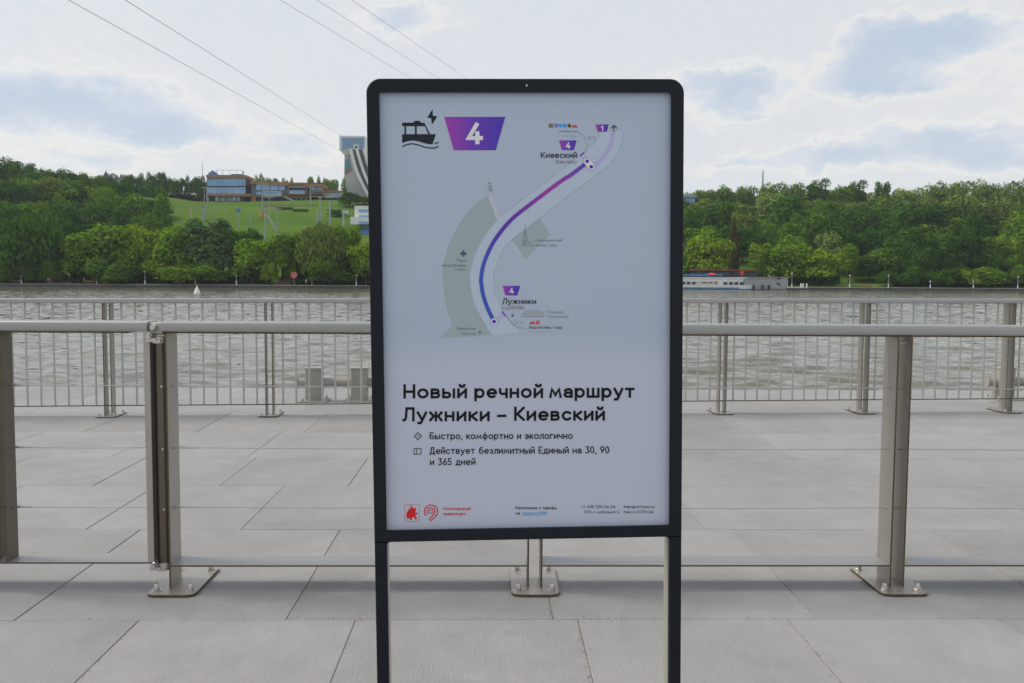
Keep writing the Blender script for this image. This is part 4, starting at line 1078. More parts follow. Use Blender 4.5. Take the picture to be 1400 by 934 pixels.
mid_ = [
 (6, 213, 420, 46, 'round', 'deep', 'dark tree forming the highest point of the skyline at the left edge'), (30, 224, 415, 44, 'round', 'dark', 'dark skyline tree second from the left edge'),
 (58, 226, 405, 44, 'wide', 'dark', 'dark spreading skyline tree above the olive crown'), (88, 229, 410, 40, 'round', 'dark', 'rounded dark skyline tree left of the dip in the wood'),
 (112, 233, 415, 34, 'wide', 'mid', 'small skyline tree right of the dark rounded one'), (133, 240, 430, 34, 'round', 'mid', 'low skyline tree where the dark wood steps down'),
 (72, 244, 375, 62, 'round', 'olive', 'large olive toned crown in the middle of the left wood'), (22, 247, 370, 56, 'wide', 'deep', 'very dark crown below the skyline at the left edge'),
 (104, 252, 370, 40, 'round', 'deep', 'dark crown right of the olive one'), (136, 250, 375, 50, 'wide', 'bright', 'bright crown in the upper left wood'), (160, 246, 400, 34, 'wide', 'dark', 'flat dark crown below the distant skyline row'),
 (182, 261, 350, 54, 'round', 'mid', 'large green tree at the left border of the grass slope'), (219, 259, 345, 36, 'tall', 'mid', 'tall narrow tree on the left border of the grass slope'),
 (48, 277, 335, 40, 'round', 'bright', 'small bright crown above the large dark willow'), (12, 280, 330, 50, 'round', 'dark', 'dark crown above the willow at the left edge'),
 (78, 283, 330, 40, 'wide', 'deep', 'black green crown behind the willow'), (120, 276, 325, 60, 'wide', 'dark', 'broad dark crown above the big bright maple'), (165, 275, 320, 50, 'round', 'dark', 'dark crown behind the yellow green round tree'),
 (95, 300, 300, 40, 'wide', 'deep', 'dark crown between the willow and the bright maple'), (200, 288, 310, 40, 'round', 'mid', 'mid green crown over the left foot of the slope'),
 # around the pavilion and the tower
 (478, 262, 430, 34, 'wide', 'dark', 'dark tree at the foot of the ski jump tower'), (462, 288, 400, 30, 'round', 'dark', 'dark tree left of the white pavilion'), (452, 246, 500, 26, 'round', 'bright', 'bright tree behind the long terrace building'), (497, 268, 440, 30, 'wide', 'mid', 'tree between the jump ramps and the white pavilion'),
 (436, 250, 500, 16, 'tall', 'mid', 'small pointed tree behind the right end of the terrace building'),
 # right hillside
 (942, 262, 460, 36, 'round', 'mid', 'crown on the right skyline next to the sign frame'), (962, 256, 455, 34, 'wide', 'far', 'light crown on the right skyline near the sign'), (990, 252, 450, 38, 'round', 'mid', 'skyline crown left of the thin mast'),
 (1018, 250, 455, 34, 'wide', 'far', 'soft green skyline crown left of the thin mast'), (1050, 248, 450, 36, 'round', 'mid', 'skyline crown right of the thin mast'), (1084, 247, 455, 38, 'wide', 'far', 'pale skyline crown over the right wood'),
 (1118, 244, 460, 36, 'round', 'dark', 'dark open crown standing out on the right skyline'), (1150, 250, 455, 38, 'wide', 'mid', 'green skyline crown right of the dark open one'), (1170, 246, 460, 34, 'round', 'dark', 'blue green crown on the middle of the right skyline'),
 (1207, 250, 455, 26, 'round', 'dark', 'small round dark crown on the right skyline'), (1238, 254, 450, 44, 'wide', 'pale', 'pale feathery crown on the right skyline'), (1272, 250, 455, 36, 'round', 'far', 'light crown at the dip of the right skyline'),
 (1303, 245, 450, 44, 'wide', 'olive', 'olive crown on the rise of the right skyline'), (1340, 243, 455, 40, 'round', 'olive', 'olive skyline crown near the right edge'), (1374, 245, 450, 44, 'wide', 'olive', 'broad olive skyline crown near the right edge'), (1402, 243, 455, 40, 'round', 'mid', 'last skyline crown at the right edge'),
 (938, 284, 380, 40, 'wide', 'dark', 'dark crown touching the right side of the sign frame'), (985, 272, 390, 60, 'round', 'dark', 'large dark crown in the middle of the right wood near the sign'), (1016, 292, 360, 40, 'round', 'olive', 'olive yellow crown above the brown tree'),
 (1046, 297, 360, 36, 'round', 'bright', 'lighter crown right of the olive yellow one'), (1078, 270, 390, 60, 'round', 'dark', 'big dark crown under the pale skyline crown'), (1110, 288, 365, 52, 'wide', 'mid', 'green crown behind the pale grey green tree'),
 (1055, 262, 420, 40, 'wide', 'pale', 'pale crown below the skyline right of the mast'), (1140, 268, 410, 46, 'wide', 'mid', 'mid green crown in the centre of the right wood'), (1175, 282, 375, 50, 'round', 'dark', 'dark crown left of the largest dark one'),
 (1260, 273, 385, 84, 'wide', 'deep', 'largest dark crown in the middle of the right wood'), (1222, 280, 375, 44, 'round', 'dark', 'dark crown at the left flank of the largest one'), (1215, 262, 425, 50, 'wide', 'far', 'light crown left above the largest dark one'),
 (1312, 263, 400, 64, 'round', 'olive', 'large olive crown right of the largest dark one'), (1356, 266, 400, 56, 'wide', 'olive', 'olive crown below the right end of the skyline'), (1392, 285, 360, 44, 'round', 'bright', 'bright edged crown at the right edge of the wood'),
 (1330, 292, 360, 40, 'round', 'dark', 'dark crown above the clump on the right bank'), (1195, 305, 345, 50, 'wide', 'deep', 'deep green crown above the low round tree'), (1150, 300, 350, 36, 'round', 'dark', 'dark crown behind the small round bright tree'),
]
for (px, yt, Y, w_, kd, tn, lb_) in mid_:
    tree(px, yt, Y, w_, kd, tn, lb_, 'trees on the wooded hillside', parts=False, rnd_=rt_)
# skyline row left of the glass building
ORD = 'first second third fourth fifth sixth seventh eighth ninth tenth eleventh twelfth thirteenth fourteenth fifteenth sixteenth seventeenth'.split()
for i, px in enumerate(list(range(140, 262, 9)) + [266, 272, 277]):
    yt = 236 + 5 * rt_.random() + (3 if px > 225 else 0)
    tree(px, yt, 505 + rt_.uniform(-6, 10), rt_.uniform(13, 19), rt_.choice(['round', 'round', 'tall']), rt_.choice(['mid', 'dark', 'dark']), ORD[i] + ' small dark tree from the left in the distant row by the glass building', 'distant row of trees on the plateau', parts=False, rnd_=rt_)
for i, px in enumerate((340, 350, 357, 364, 372, 378, 388, 398, 425, 436, 444, 458, 470)):
    tree(px, rt_.uniform(240, 247), 515, rt_.uniform(10, 16), rt_.choice(['round', 'tall']), rt_.choice(['mid', 'bright']), ORD[i] + ' from the left of the small treetops over the roof of the terrace building', 'treetops behind the terrace building', parts=False, rnd_=rt_)
# filler trees on the wooded slopes, each named by what stands below or beside it
def place_words(px):
    L_ = [(-1e9, 'beyond the left edge'), (0, 'above the large dark willow'), (75, 'above the quay ramp'), (115, 'above the big bright maple'), (170, 'above the round lime tree'), (205, 'beside the grass'),
          (480, 'hidden behind the sign'), (930, 'by the sign frame'), (955, 'above the bright maple'), (990, 'above the narrow brown tree'), (1025, 'above the grey landing stage'), (1060, 'above the broad bright tree'),
          (1100, 'above the grey green tree'), (1150, 'above the grass patch'), (1195, 'near the tall dark oak'), (1235, 'above the tall dark oak'), (1275, 'above the dark clump'), (1315, 'above the bright spreading tree'),
          (1355, 'near the right edge'), (1385, 'at the right edge')]
    w = L_[0][1]
    for x, t in L_:
        if px >= x: w = t
    return w
TW_ = {'dark': 'dark green', 'deep': 'very dark green', 'mid': 'mid green', 'bright': 'bright green', 'far': 'soft pale green', 'olive': 'olive green', 'pale': 'pale'}
nfill = 0; USED = set()
def fill(x0, x1, Y0, Y1, dx, dyy, tones, side, group, skip=None):
    global nfill
    Y = Y0; row = 0
    ROWW = ['low on', 'low on', 'lower on', 'halfway up', 'halfway up', 'high on', 'high on', 'topping', 'topping', 'cresting', 'cresting', 'cresting']
    while Y < Y1:
        x = x0 + rt_.uniform(0, dx)
        while x < x1:
            Yj = Y + rt_.uniform(-.3, .3) * dyy; X_ = x
            if skip is None or not skip(X_, Yj):
                h_ = rt_.uniform(13, 17) + (2 if row == 0 else 0)
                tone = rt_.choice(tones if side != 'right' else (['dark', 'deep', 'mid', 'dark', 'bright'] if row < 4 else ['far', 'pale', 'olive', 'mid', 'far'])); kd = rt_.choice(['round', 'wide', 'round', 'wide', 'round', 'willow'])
                px = X_ / Yj * 1260 + 674
                sky_y = np.interp(px, [0, 60, 110, 135, 180, 222, 930, 1000, 1400], [219, 232, 240, 250, 265, 268, 262, 256, 249]) + 3
                h_ = min(h_, AT(px, sky_y, Yj).z - hgt(X_, Yj))
                if h_ < 7: x += dx; continue
                cm, tm, bm_ = rt_.choice(ARCH[kd]); o = bpy.data.objects.new('broadleaf_tree', bm_); COL.objects.link(o)
                o.location = (X_, Yj, hgt(X_, Yj)); o.rotation_euler = (0, 0, rt_.uniform(0, 6.28)); w_ = rt_.uniform(17, 22)
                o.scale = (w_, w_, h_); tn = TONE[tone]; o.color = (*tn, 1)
                px = X_ / Yj * 1260 + 674
                form = {'round': 'round', 'wide': 'spreading', 'willow': 'drooping'}[kd]
                for _ in range(12):
                    lb = '%s %s tree %s the %s slope, %s' % (TW_[tone], form, ROWW[min(row, 11)], side, place_words(px))
                    if lb not in USED: break
                    tone = rt_.choice(['dark', 'deep', 'mid', 'bright', 'far', 'olive']); o.color = (*TONE[tone], 1)
                if len(lb.split()) > 16: print('LONG', lb)
                USED.add(lb); tag(o, lb, 'tree', group); nfill += 1
            x += dx * rt_.uniform(.8, 1.2)
        Y += dyy; row += 1
fill(-245, -130, 300, 470, 17, 22, ['dark', 'mid', 'dark', 'deep', 'bright'], 'left', 'trees filling the left wooded slope', lambda a, b: not (-25 < a / b * 1260 + 674 < 222))
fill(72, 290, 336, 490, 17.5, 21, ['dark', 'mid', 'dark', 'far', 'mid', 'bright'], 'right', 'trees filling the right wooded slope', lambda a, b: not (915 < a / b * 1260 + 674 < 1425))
fill(-60, 70, 345, 480, 26, 45, ['dark', 'mid'], 'middle', 'hillside trees behind the sign', lambda a, b: a / b * 1260 + 674 < 545)
print('fill trees', nfill)
# undergrowth: the leafy mass below the crowns, and the far wood behind the crest
def leaf_mass(name, spots, n, label, size, tone, hh):
    """spots: function rg -> arrays x, y ; hh height of the mass"""
    rg = np.random.RandomState(len(name) + n); x, y = spots(rg, n)
    gz = np.array([hgt(a, b) for a, b in zip(x.tolist(), y.tolist())])
    lump = .55 + .45 * np.sin(x * .55 + 2 * np.sin(y * .3)) * np.sin(x * .21 + 1.3)
    z = gz + hh * lump * (rg.rand(n) ** .6) + .1
    c = np.stack([x, y, z], 1); nr = rg.normal(size=(n, 3)) + np.array([0, -.5, .5]); nr /= np.linalg.norm(nr, axis=1)[:, None]
    a = np.cross(nr, rg.normal(size=(n, 3))); a /= np.linalg.norm(a, axis=1)[:, None]; b = np.cross(nr, a); sz = (size * rg.uniform(.6, 1.3, n))[:, None]
    V = np.stack([c - a * sz, c + b * sz * .8, c + a * sz, c - b * sz * .8], 1).reshape(-1, 3)
    m = MB(); m.v = [tuple(r) for r in V.tolist()]; m.f = [(4 * i, 4 * i + 1, 4 * i + 2, 4 * i + 3) for i in range(n)]; m.mi = [0] * n
    o = m.build(name, LEAF); o.color = (*tone, 1); tag(o, label, 'undergrowth', None, 'stuff'); return o
def band(ranges, d0, d1):
    def f(rg, n):
        w = np.array([b - a for a, b in ranges]); k_ = rg.choice(len(ranges), n, p=w / w.sum()); px = np.array([r_[0] for r_ in ranges])[k_] + w[k_] * rg.rand(n)
        d = rg.uniform(d0, d1, n); sh = np.where(px < 560, 260., np.where(px > 940, 296., 278.)); y = sh + d; return (px - 674) / 1260 * y, y
    return f
leaf_mass('undergrowth', band([(-60, 70), (104, 372), (398, 520), (520, 930)], 9.5, 26), 26000, 'leafy undergrowth darkened as shade below the trees on the far left bank', .45, (.36, .46, .45), 3.4)  # low tone paints the shade under the crowns into the leaves
leaf_mass('undergrowth', band([(930, 1150), (1226, 1470)], 13, 28), 16000, 'leafy undergrowth darkened as shade below the trees on the far right bank', .45, (.36, .46, .45), 4.0)  # same darkened tone, shade under the crowns painted in
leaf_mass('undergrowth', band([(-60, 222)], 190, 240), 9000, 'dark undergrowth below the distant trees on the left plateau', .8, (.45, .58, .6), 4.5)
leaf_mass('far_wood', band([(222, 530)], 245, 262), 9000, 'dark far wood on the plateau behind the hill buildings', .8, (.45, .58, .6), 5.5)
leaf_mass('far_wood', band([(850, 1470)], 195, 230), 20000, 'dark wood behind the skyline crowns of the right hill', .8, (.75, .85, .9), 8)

# ------------------------------------------------------------------ buildings on the hill
def px_box(m, x0, y0, x1, y1, Y, dep, mi=0):
    a = AT(x0, y1, Y); b = AT(x1, y0, Y)
    c_ = AT((x0 + x1) / 2, y0, Y).z; d_ = AT((x0 + x1) / 2, y1, Y).z
    m.box((a.x, Y, d_), (b.x, Y + dep, c_), mi); return m
def part(name, mt, parent, rects, dep, Y):
    m = MB()
    for (x0, y0, x1, y1) in rects: px_box(m, x0, y0, x1, y1, Y, dep)
    return m.build(name, mt, parent)
k2 = lambda X_, Y_: (240 + X_ / 4.67, 200 + Y_ / 4.67)
def r2(*a): x0, y0 = k2(a[0], a[1]); x1, y1 = k2(a[2], a[3]); return (x0, y0, x1, y1)
YB = 472
glass_b = tag(empty('glass_building'), 'two storey glass building with orange bands at the top of the grass slope', 'building')
part('wall', DARK, glass_b, [r2(200, 207, 448, 302)], 14, YB + .4)
for j in range(12):
    X0 = 203 + 20.4 * j
    for (a, b) in ((207, 254), (262, 304)):
        f = part('window', GLASS, glass_b, [r2(X0, a, X0 + 18.6, b)], .5, YB)
part('fascia', ORANGE, glass_b, [r2(195, 183, 450, 203)], 15, YB - .8)
part('fascia', ORANGE, glass_b, [r2(198, 303, 480, 319)], 15, YB - .8)
part('ground_floor', DARK, glass_b, [r2(212, 319, 445, 372)], 12, YB + 2.)
for j in range(6):
    part('window', LGREY if j % 2 else GLASS, glass_b, [r2(255 + 27 * j, 322, 276 + 27 * j, 350)], .4, YB + 1.4)
part('column', POLE, glass_b, [r2(203, 319, 210, 375)], .5, YB); part('column', POLE, glass_b, [r2(305, 319, 312, 375)], .5, YB)
part('roof_plant', BLUE, glass_b, [r2(210, 166, 255, 183), r2(226, 155, 238, 166)], 4, YB + 3)
part('roof_plant', DARK, glass_b, [r2(355, 178, 420, 184)], 4, YB + 3)
m = MB()
for X0 in (262, 300, 345, 390, 428): px_box(m, *r2(X0, 152, X0 + 1.5, 183), YB + 1, .15)
px_box(m, *r2(262, 152, 430, 154), YB + 1, .15); m.build('roof_railing', POLE, glass_b)
px_box(m2 := MB(), *r2(427, 160, 433, 184), YB + 2, .6); m2.build('chimney', BROWNROOF, glass_b)
YC = 474
terr = tag(empty('terrace_building'), 'long terraced building with orange roof edges right of the glass building', 'building')
part('wall', mat('blue_grey_wall', (.13, .17, .23), .7, 0, .1, .3), terr, [r2(484, 234, 718, 322)], 14, YC + .5)
m = MB(); a = AT(*k2(480, 221), YC); b = AT(*k2(942, 241), YC)
m.prism([(a.x, YC - 1, a.z - 3.4 / 2.0), (b.x, YC - 1, b.z - 3.2 / 2.0), (b.x, YC - 1, b.z), (a.x, YC - 1, a.z)], (0, 16, 0)).build('roof', ORANGE, terr)
for (X0, X1) in ((514, 546), (552, 600), (606, 655), (660, 697)):
    w_ = part('window', GLASS, terr, [r2(X0, 240, X1, 281)], .4, YC)
part('window', GLASS, terr, [r2(514, 290, 548, 312)], .4, YC)
part('balcony', LGREY, terr, [r2(560, 286, 672, 293), r2(560, 312, 672, 320), r2(663, 293, 672, 312)], 4, YC - 4)
part('balcony_glass', GLASS, terr, [r2(562, 293, 663, 312)], .3, YC - 3.6)
part('fascia', ORANGE, terr, [r2(484, 320, 512, 372), r2(520, 320, 870, 325)], 3, YC - 1)
part('lower_wall', DARK, terr, [r2(512, 325, 860, 374)], 12, YC + 1)
for j in range(5): part('column', POLE, terr, [r2(735 + 32 * j, 325, 739 + 32 * j, 372)], .5, YC)
part('bay_wall', DARK, terr, [r2(715, 232, 940, 325)], 12, YC + 1.2)
part('bay_frame', ORANGE, terr, [r2(718, 238, 836, 246), r2(718, 303, 836, 309), r2(718, 246, 723, 303), r2(831, 246, 836, 303)], 3, YC - 2)
for X0 in (730, 762, 794): part('window', DGLASS, terr, [r2(X0, 262, X0 + 28, 300)], .4, YC + .8)
part('balcony_rail', GLASS, terr, [r2(728, 282, 826, 303)], .2, YC - 1.6)
part('shelf', LGREY, terr, [r2(725, 256, 830, 262)], 2.4, YC - 1.5)
part('bay_frame', ORANGE, terr, [r2(862, 318, 945, 324), r2(936, 250, 942, 318)], 3, YC - 1)
for (X0, X1) in ((868, 896), (902, 934)): part('window', GLASS, terr, [r2(X0, 258, X1, 280)], .4, YC + .6)
part('balcony_rail', POLE, terr, [r2(866, 284, 934, 288), r2(866, 298, 934, 301)], .2, YC - 1)
part('annex', LGREY, terr, [r2(945, 292, 1055, 330)], 9, YC + 3); part('fascia', ORANGE, terr, [r2(940, 282, 1058, 292)], 10, YC + 2)
for j in range(3): part('window', GLASS, terr, [r2(1012 + 14 * j, 300, 1022 + 14 * j, 326)], .4, YC + 2.6)
m = MB(); m.prism([AT(*k2(690, 318), YC - 3), AT(*k2(775, 352), YC - 3), AT(*k2(775, 360), YC - 3), AT(*k2(690, 326), YC - 3)], (0, 2, 0)).build('stairs', LGREY, terr)
# planted terrace edges in front
hd = MB(); px_box(hd, *r2(640, 390, 745, 410), hit(*k2(690, 408)).y, 3); px_box(hd, *r2(748, 402, 840, 424), hit(*k2(800, 420)).y, 3)
HEDGE = mat('hedge_green', (.035, .075, .018), 1, 0, .4, .5)
tag(hd.build('hedge', HEDGE), 'dark clipped hedge on the grass below the terrace building', 'hedge')
wl = MB(); px_box(wl, *r2(560, 374, 900, 390), hit(*k2(730, 384)).y, 2); tag(wl.build('retaining_wall', mat('pink_wall', (.30, .22, .20), .9, 0, .3, .3)), 'low pinkish wall at the foot of the terrace building', 'wall')

# ski jump tower
YT = 520
k5 = lambda X_, Y_: (420 + X_ / 5.84, 170 + Y_ / 5.84)
tower = tag(empty('ski_jump_tower'), 'white ski jump tower with a glass cabin on top beside the sign frame', 'tower')
def r5(*a): x0, y0 = k5(a[0], a[1]); x1, y1 = k5(a[2], a[3]); return (x0, y0, x1, y1)
def poly5(pts, Y, dep, mt, name, parent, mi=None):
    return MB().prism([AT(*k5(*p_), Y) for p_ in pts][::-1], (0, dep, 0)).build(name, mt, parent)
part('cabin', WHITE, tower, [r5(256, 92, 462, 200)], 14, YT)
for j in range(4): part('window', mat('cabin_glass', (.17, .28, .42), .1, .3, .1, .2), tower, [r5(276 + 45 * j, 106, 319 + 45 * j, 194)], .3, YT - .25)
part('hatch_frame', WHITE, tower, [r5(368, 163, 412, 198)], .6, YT - .7); part('hatch', DGLASS, tower, [r5(379, 173, 402, 191)], .3, YT - .95)
poly5([(254, 200), (462, 200), (462, 236), (300, 250)], YT + .3, 12, LGREY, 'soffit', tower)
poly5([(298, 236), (470, 236), (700, 560), (700, 700), (290, 700)], YT + 1.2, 9, mat('tower_render', (.52, .52, .51), .85, 0, .1, .1), 'shaft', tower)
poly5([(303, 290), (335, 262), (352, 350), (303, 372)], YT + 1.0, .3, mat('mural_teal', (.12, .28, .34), .8, 0, .35, .25), 'mural', tower)
poly5([(303, 374), (354, 352), (362, 366), (303, 402)], YT + .95, .3, ORANGE, 'mural', tower)
def ramp5(xs_, wid, Y, dep, mt, name):
    m = MB(); n = len(xs_)
    P_ = smooth(xs_, 16)
    for (a, b) in zip(P_[:-1], P_[1:]):
        q_ = [a, b, (b[0] + wid, b[1]), (a[0] + wid, a[1])]
        m.prism([AT(*k5(*p_), Y) for p_ in q_], (0, dep, 0))
    return m.build(name, mt, tower)
rA = [(334, 198), (352, 270), (385, 380), (430, 480), (485, 580), (560, 680), (660, 760)]
rB = [(384, 198), (404, 270), (436, 370), (478, 470), (530, 560), (610, 650), (710, 730)]
ramp5(rA, 24, YT - 4, 6, WHITE, 'ramp_wall'); ramp5(rB, 22, YT - 4, 6, WHITE, 'ramp_wall')
ramp5([(x + 24, y) for x, y in rA], 30, YT - 2.6, 3, mat('ramp_track', (.10, .11, .13), .7, 0, .3, .5), 'ramp_track')
ramp5([(x + 22, y) for x, y in rB], 34, YT - 2.6, 3, MATS['ramp_track'], 'ramp_track')
ramp5([(x + 56, y) for x, y in rB], 22, YT - 4, 6, WHITE, 'ramp_wall')

# white pavilion
pv = tag(empty('pavilion'), 'small white terraced pavilion on a blue base left of the sign', 'building')
YV = hit(485, 321).y + 3
part('wall', WHITE, pv, [r5(378, 652, 540, 800)], 10, YV + 2); part('terrace', WHITE, pv, [r5(345, 740, 540, 800)], 6, YV)
for (a, b) in ((680, 702), (728, 750), (776, 798)): part('window', GLASS, pv, [r5(412, a, 540, b)], .4, YV - .3 if a > 739 else YV + 1.7)
part('base', BLUE, pv, [r5(360, 842, 545, 890)], 8, YV - 3); part('base', mat('dark_blue_base', (.05, .07, .12), .7), pv, [r5(335, 812, 545, 842)], 8, YV - 3.2)
gs = tag(empty('lift_station'), 'pale concrete lift frame left of the white pavilion', 'structure')
part('column', LGREY, gs, [r5(281, 700, 292, 808)], 1.5, YV + 4); part('beam', LGREY, gs, [r5(275, 686, 318, 712)], 3, YV + 3.4); part('sign_board', ORANGE, gs, [r5(296, 735, 320, 748)], .4, YV + 4)

# poles on the slope
def pole(X_, y0, y1, rpx, label, cat='pylon', name='lift_pylon', arm=None, disc=None, Y=440, mt=POLE, tall=False):
    """X_, y0, y1 in the 4.67x crop of the slope"""
    a = hit(*k2(X_, y1)); Y = a.y; b = AT(*k2(X_, y0), Y); gz = hgt(a.x, Y)
    t = tag(empty(name, (a.x, Y, min(a.z, gz))), label, cat, 'poles and pylons on the grass slope')
    zb_ = min(a.z, gz); r_ = rpx / 4.67 / FPX * Y
    MB().tube((0, 0, -1), (0, 0, b.z - zb_), r_, r_ * .8, 8).build('post', mt, t)
    if arm: MB().box((-arm, -.2, b.z - zb_ - .5), (arm, .2, b.z - zb_ - .1)).build('cross_arm', mt, t)
    if disc: MB().tube((0, -.3, b.z - zb_), (0, .3, b.z - zb_), disc, n=14).build('lamp_head', BLUE if disc > .8 else LGREY, t)
    return t
pole(186, 260, 468, 2.6, 'left of the two close grey pylons in front of the glass building', arm=1.2)
pole(203, 255, 470, 2.6, 'right of the two close grey pylons in front of the glass building')
pole(173, 395, 475, 9, 'thick short grey concrete pylon below the two close pylons', Y=430)
pole(101, 388, 482, 7, 'tapered beige concrete post at the left of the grass slope', Y=430, mt=mat('beige_post', (.42, .36, .30), .9))
pole(246, 372, 485, 2.4, 'dark thin pylon below the left part of the glass building', Y=435)
pole(320, 372, 490, 1.6, 'thinnest grey post below the right part of the glass building', Y=435)
pole(403, 410, 528, 4.2, 'lamp post with a round blue head on the grass slope', 'lamp post', 'lamp_post', disc=.9, Y=425)
pole(481, 430, 530, 3., 'short thin post in the middle of the grass slope', Y=425)
pole(556, 238, 430, 4.5, 'tallest grey lift pylon in front of the terrace building', arm=1.8, Y=462)
pole(574, 400, 618, 6.5, 'thick lift pylon rising from the trees at the foot of the slope', arm=1.5, Y=340)
pole(600, 322, 470, 3.4, 'grey pylon standing before the white balcony', arm=2.0, Y=445)
pole(650, 395, 552, 4, 'grey pylon with a leaning brace on the grass slope', arm=1.6, Y=410)
pole(862, 255, 388, 4, 'pylon in front of the right end of the terrace building', arm=1.3, Y=460)
pole(910, 400, 505, 7, 'left one of two adjoining concrete pillars on the slope', Y=425)
pole(924, 322, 505, 5, 'right and taller one of two adjoining concrete pillars', arm=1.0, Y=426)
pole(986, 348, 515, 7, 'thick concrete pylon on the brown strip of the slope', arm=2.2, Y=420)
br = MB().tube(AT(*k2(580, 435), hit(*k2(655, 552)).y + 2), hit(*k2(655, 552)), .45, .45, 6); tag(br.build('brace', POLE), 'pale inclined beam leaning across the grass slope', 'beam')
cw = MB().tube(hit(*k2(545, 452)), AT(*k2(545, 418), hit(*k2(545, 452)).y), .9, .5, 8); tag(cw.build('safety_barrier', mat('orange_mat', (.6, .25, .03), .8)), 'small orange barrier on the grass below the terrace building', 'barrier')
# parked cars and vans along the top of the slope
def far_car(px, py, Y, colr, label, cat='car', L_=4.4):
    p_ = AT(px, py, Y); t = tag(empty('parked_car', (p_.x, Y, p_.z)), label, cat, 'cars parked on top of the slope')
    CM = mat('car_' + colr, {'white': (.75, .75, .75), 'red': (.45, .05, .05), 'grey': (.25, .26, .28), 'pink': (.55, .36, .36)}[colr], .3)
    m = MB(); l = L_ / 2
    m.prism([(-l, 0, .35), (l, 0, .35), (l, 0, .85), (l * .72, 0, 1.), (l * .45, 0, 1.45), (-l * .5, 0, 1.45), (-l * .8, 0, 1.), (-l, 0, .9)][::-1], (0, 1.8, 0)).build('body', CM, t)
    MB().prism([(l * .66, -.02, 1.02), (l * .42, -.02, 1.38), (-l * .46, -.02, 1.38), (-l * .72, -.02, 1.02)], (0, 1.84, 0)).build('window', DGLASS, t)
    for x in (-l * .6, l * .6): MB().tube((x, -.05, .33), (x, 1.85, .33), .33, n=10).build('wheel', mat('tyre', (.02, .02, .02), .9), t)
for i, (px, c_) in enumerate(((231, 'white'), (238, 'grey'), (244, 'red'), (250, 'white'), (256, 'pink'), (262, 'white'))):
    far_car(px, 267.5, 478, c_, ['white car at the left end of the parked row', 'grey car second in the parked row', 'red car in the middle of the parked row', 'white car right of the red one in the parked row', 'pinkish car near the right end of the parked row', 'white car next to the glass building'][i])
kk = tag(MB().box((0, 0, 0), (3.2, 3, 3.2)).box((-.3, -.3, 3.2), (3.5, 3.3, 3.5)).build('kiosk', LGREY), 'small pale kiosk among the trees left of the grass slope', 'kiosk'); kk.location = AT(165, 266, 470)

# thin mast on the right skyline and the glass fragment by the frame
a = AT(1042.5, 262, 470); b = AT(1042.5, 235, 470)
tag(MB().tube((0, 0, 0), (0, 0, b.z - a.z), .45, .35, 8).tube((0, 0, b.z - a.z), (0, 0, b.z - a.z + 1.5), .12, .1, 6).build('mast', POLE), 'thin pale mast rising above the right skyline', 'mast').location = a
gb = tag(empty('hill_building'), 'grey roofed glass building half hidden by trees beside the sign frame', 'building')
part('roof', POLE, gb, [(934, 267, 953, 270)], 8, 448); part('wall', DGLASS, gb, [(936, 270, 951, 279)], 6, 450)
for j in range(3): part('window', GLASS, gb, [(937 + 4.6 * j, 271, 941 + 4.6 * j, 277)], .3, 449.6)
# antenna on the left skyline
a = AT(277, 250, 490); b = AT(277, 221, 490)
tag(MB().tube((0, 0, 0), (0, 0, b.z - a.z), .22, .12, 6).build('mast', POLE), 'thin antenna mast left of the glass building', 'mast').location = a
a = AT(145, 246, 500); tag(MB().lathe((0, 0, 0), [(1.3, 0), (1.3, 2), (1.0, 3.2), (.4, 4), (.1, 5)], 12).build('dome_building', mat('dark_roof', (.08, .10, .12), .7)), 'small dark domed top among the left skyline trees', 'building').location = a

# ------------------------------------------------------------------ right bank: ship, landing stage, low house
YS = 286
c9 = lambda X_, Y_: (920 + X_ / 5.19, 230 + Y_ / 5.19)
def r9(*a): x0, y0 = c9(a[0], a[1]); x1, y1 = c9(a[2], a[3]); return (x0, y0, x1, y1)
p0 = AT(*c9(580, 858), YS); p1 = AT(*c9(-60, 858), YS)
ship = tag(empty('river_ship', (p0.x, YS, WATER_Z)), 'white passenger ship with a blue awning moored right of the sign', 'boat')
wv = ship.location.copy()
def ship_part(name, mt, rects, dep, Y):
    o = part(name, mt, ship, rects, dep, Y)
    for v_ in o.data.vertices: v_.co -= wv
    return o
Lx = p1.x - p0.x
bw = 2.6
def hull_loop(z, ins):
    return [(0 - .2 - ins * 1.0, bw, z), (-2.0 - ins, .6 + ins, z), (-4.5, ins, z), (Lx, ins, z), (Lx, 2 * bw - ins, z), (-4.5, 2 * bw - ins, z), (-2.0 - ins, 2 * bw - .6 - ins, z)]
hz = AT(*c9(300, 828), YS).z - WATER_Z
m = MB(); a_, b_, c_ = hull_loop(-.4, .35), hull_loop(.35, .1), hull_loop(hz, 0); n = 7
m.add(a_ + b_, [(i, (i + 1) % n, n + (i + 1) % n, n + i) for i in range(n)], 1); m.add(b_ + c_, [(i, (i + 1) % n, n + (i + 1) % n, n + i) for i in range(n)], 0); m.add(c_, [tuple(range(n))], 0)
m.build('hull', [WHITE, BLUE], ship)
ship_part('superstructure', WHITE, [r9(-60, 780, 500, 832)], 4.2, YS + .5)
ship_part('cabin_roof', WHITE, [r9(-60, 774, 525, 782)], 4.8, YS + .2)
for X0 in (62, 98, 134): ship_part('window', DGLASS, [r9(X0, 806, X0 + 27, 826)], .15, YS + .38)
for X0 in (358, 398, 436, 474): ship_part('window', DGLASS, [r9(X0, 808, X0 + 29, 830)], .15, YS + .38)
ship_part('name_board', mat('cream_paint', (.62, .57, .45), .6), [r9(165, 806, 325, 830)], .15, YS + .38)
ship_part('name_text', DARK, [r9(210, 808, 236, 815), r9(242, 809, 252, 815), r9(258, 808, 282, 815)], .06, YS + .31)
ship_part('door', DARK, [r9(301, 804, 311, 838)], .15, YS + .36)
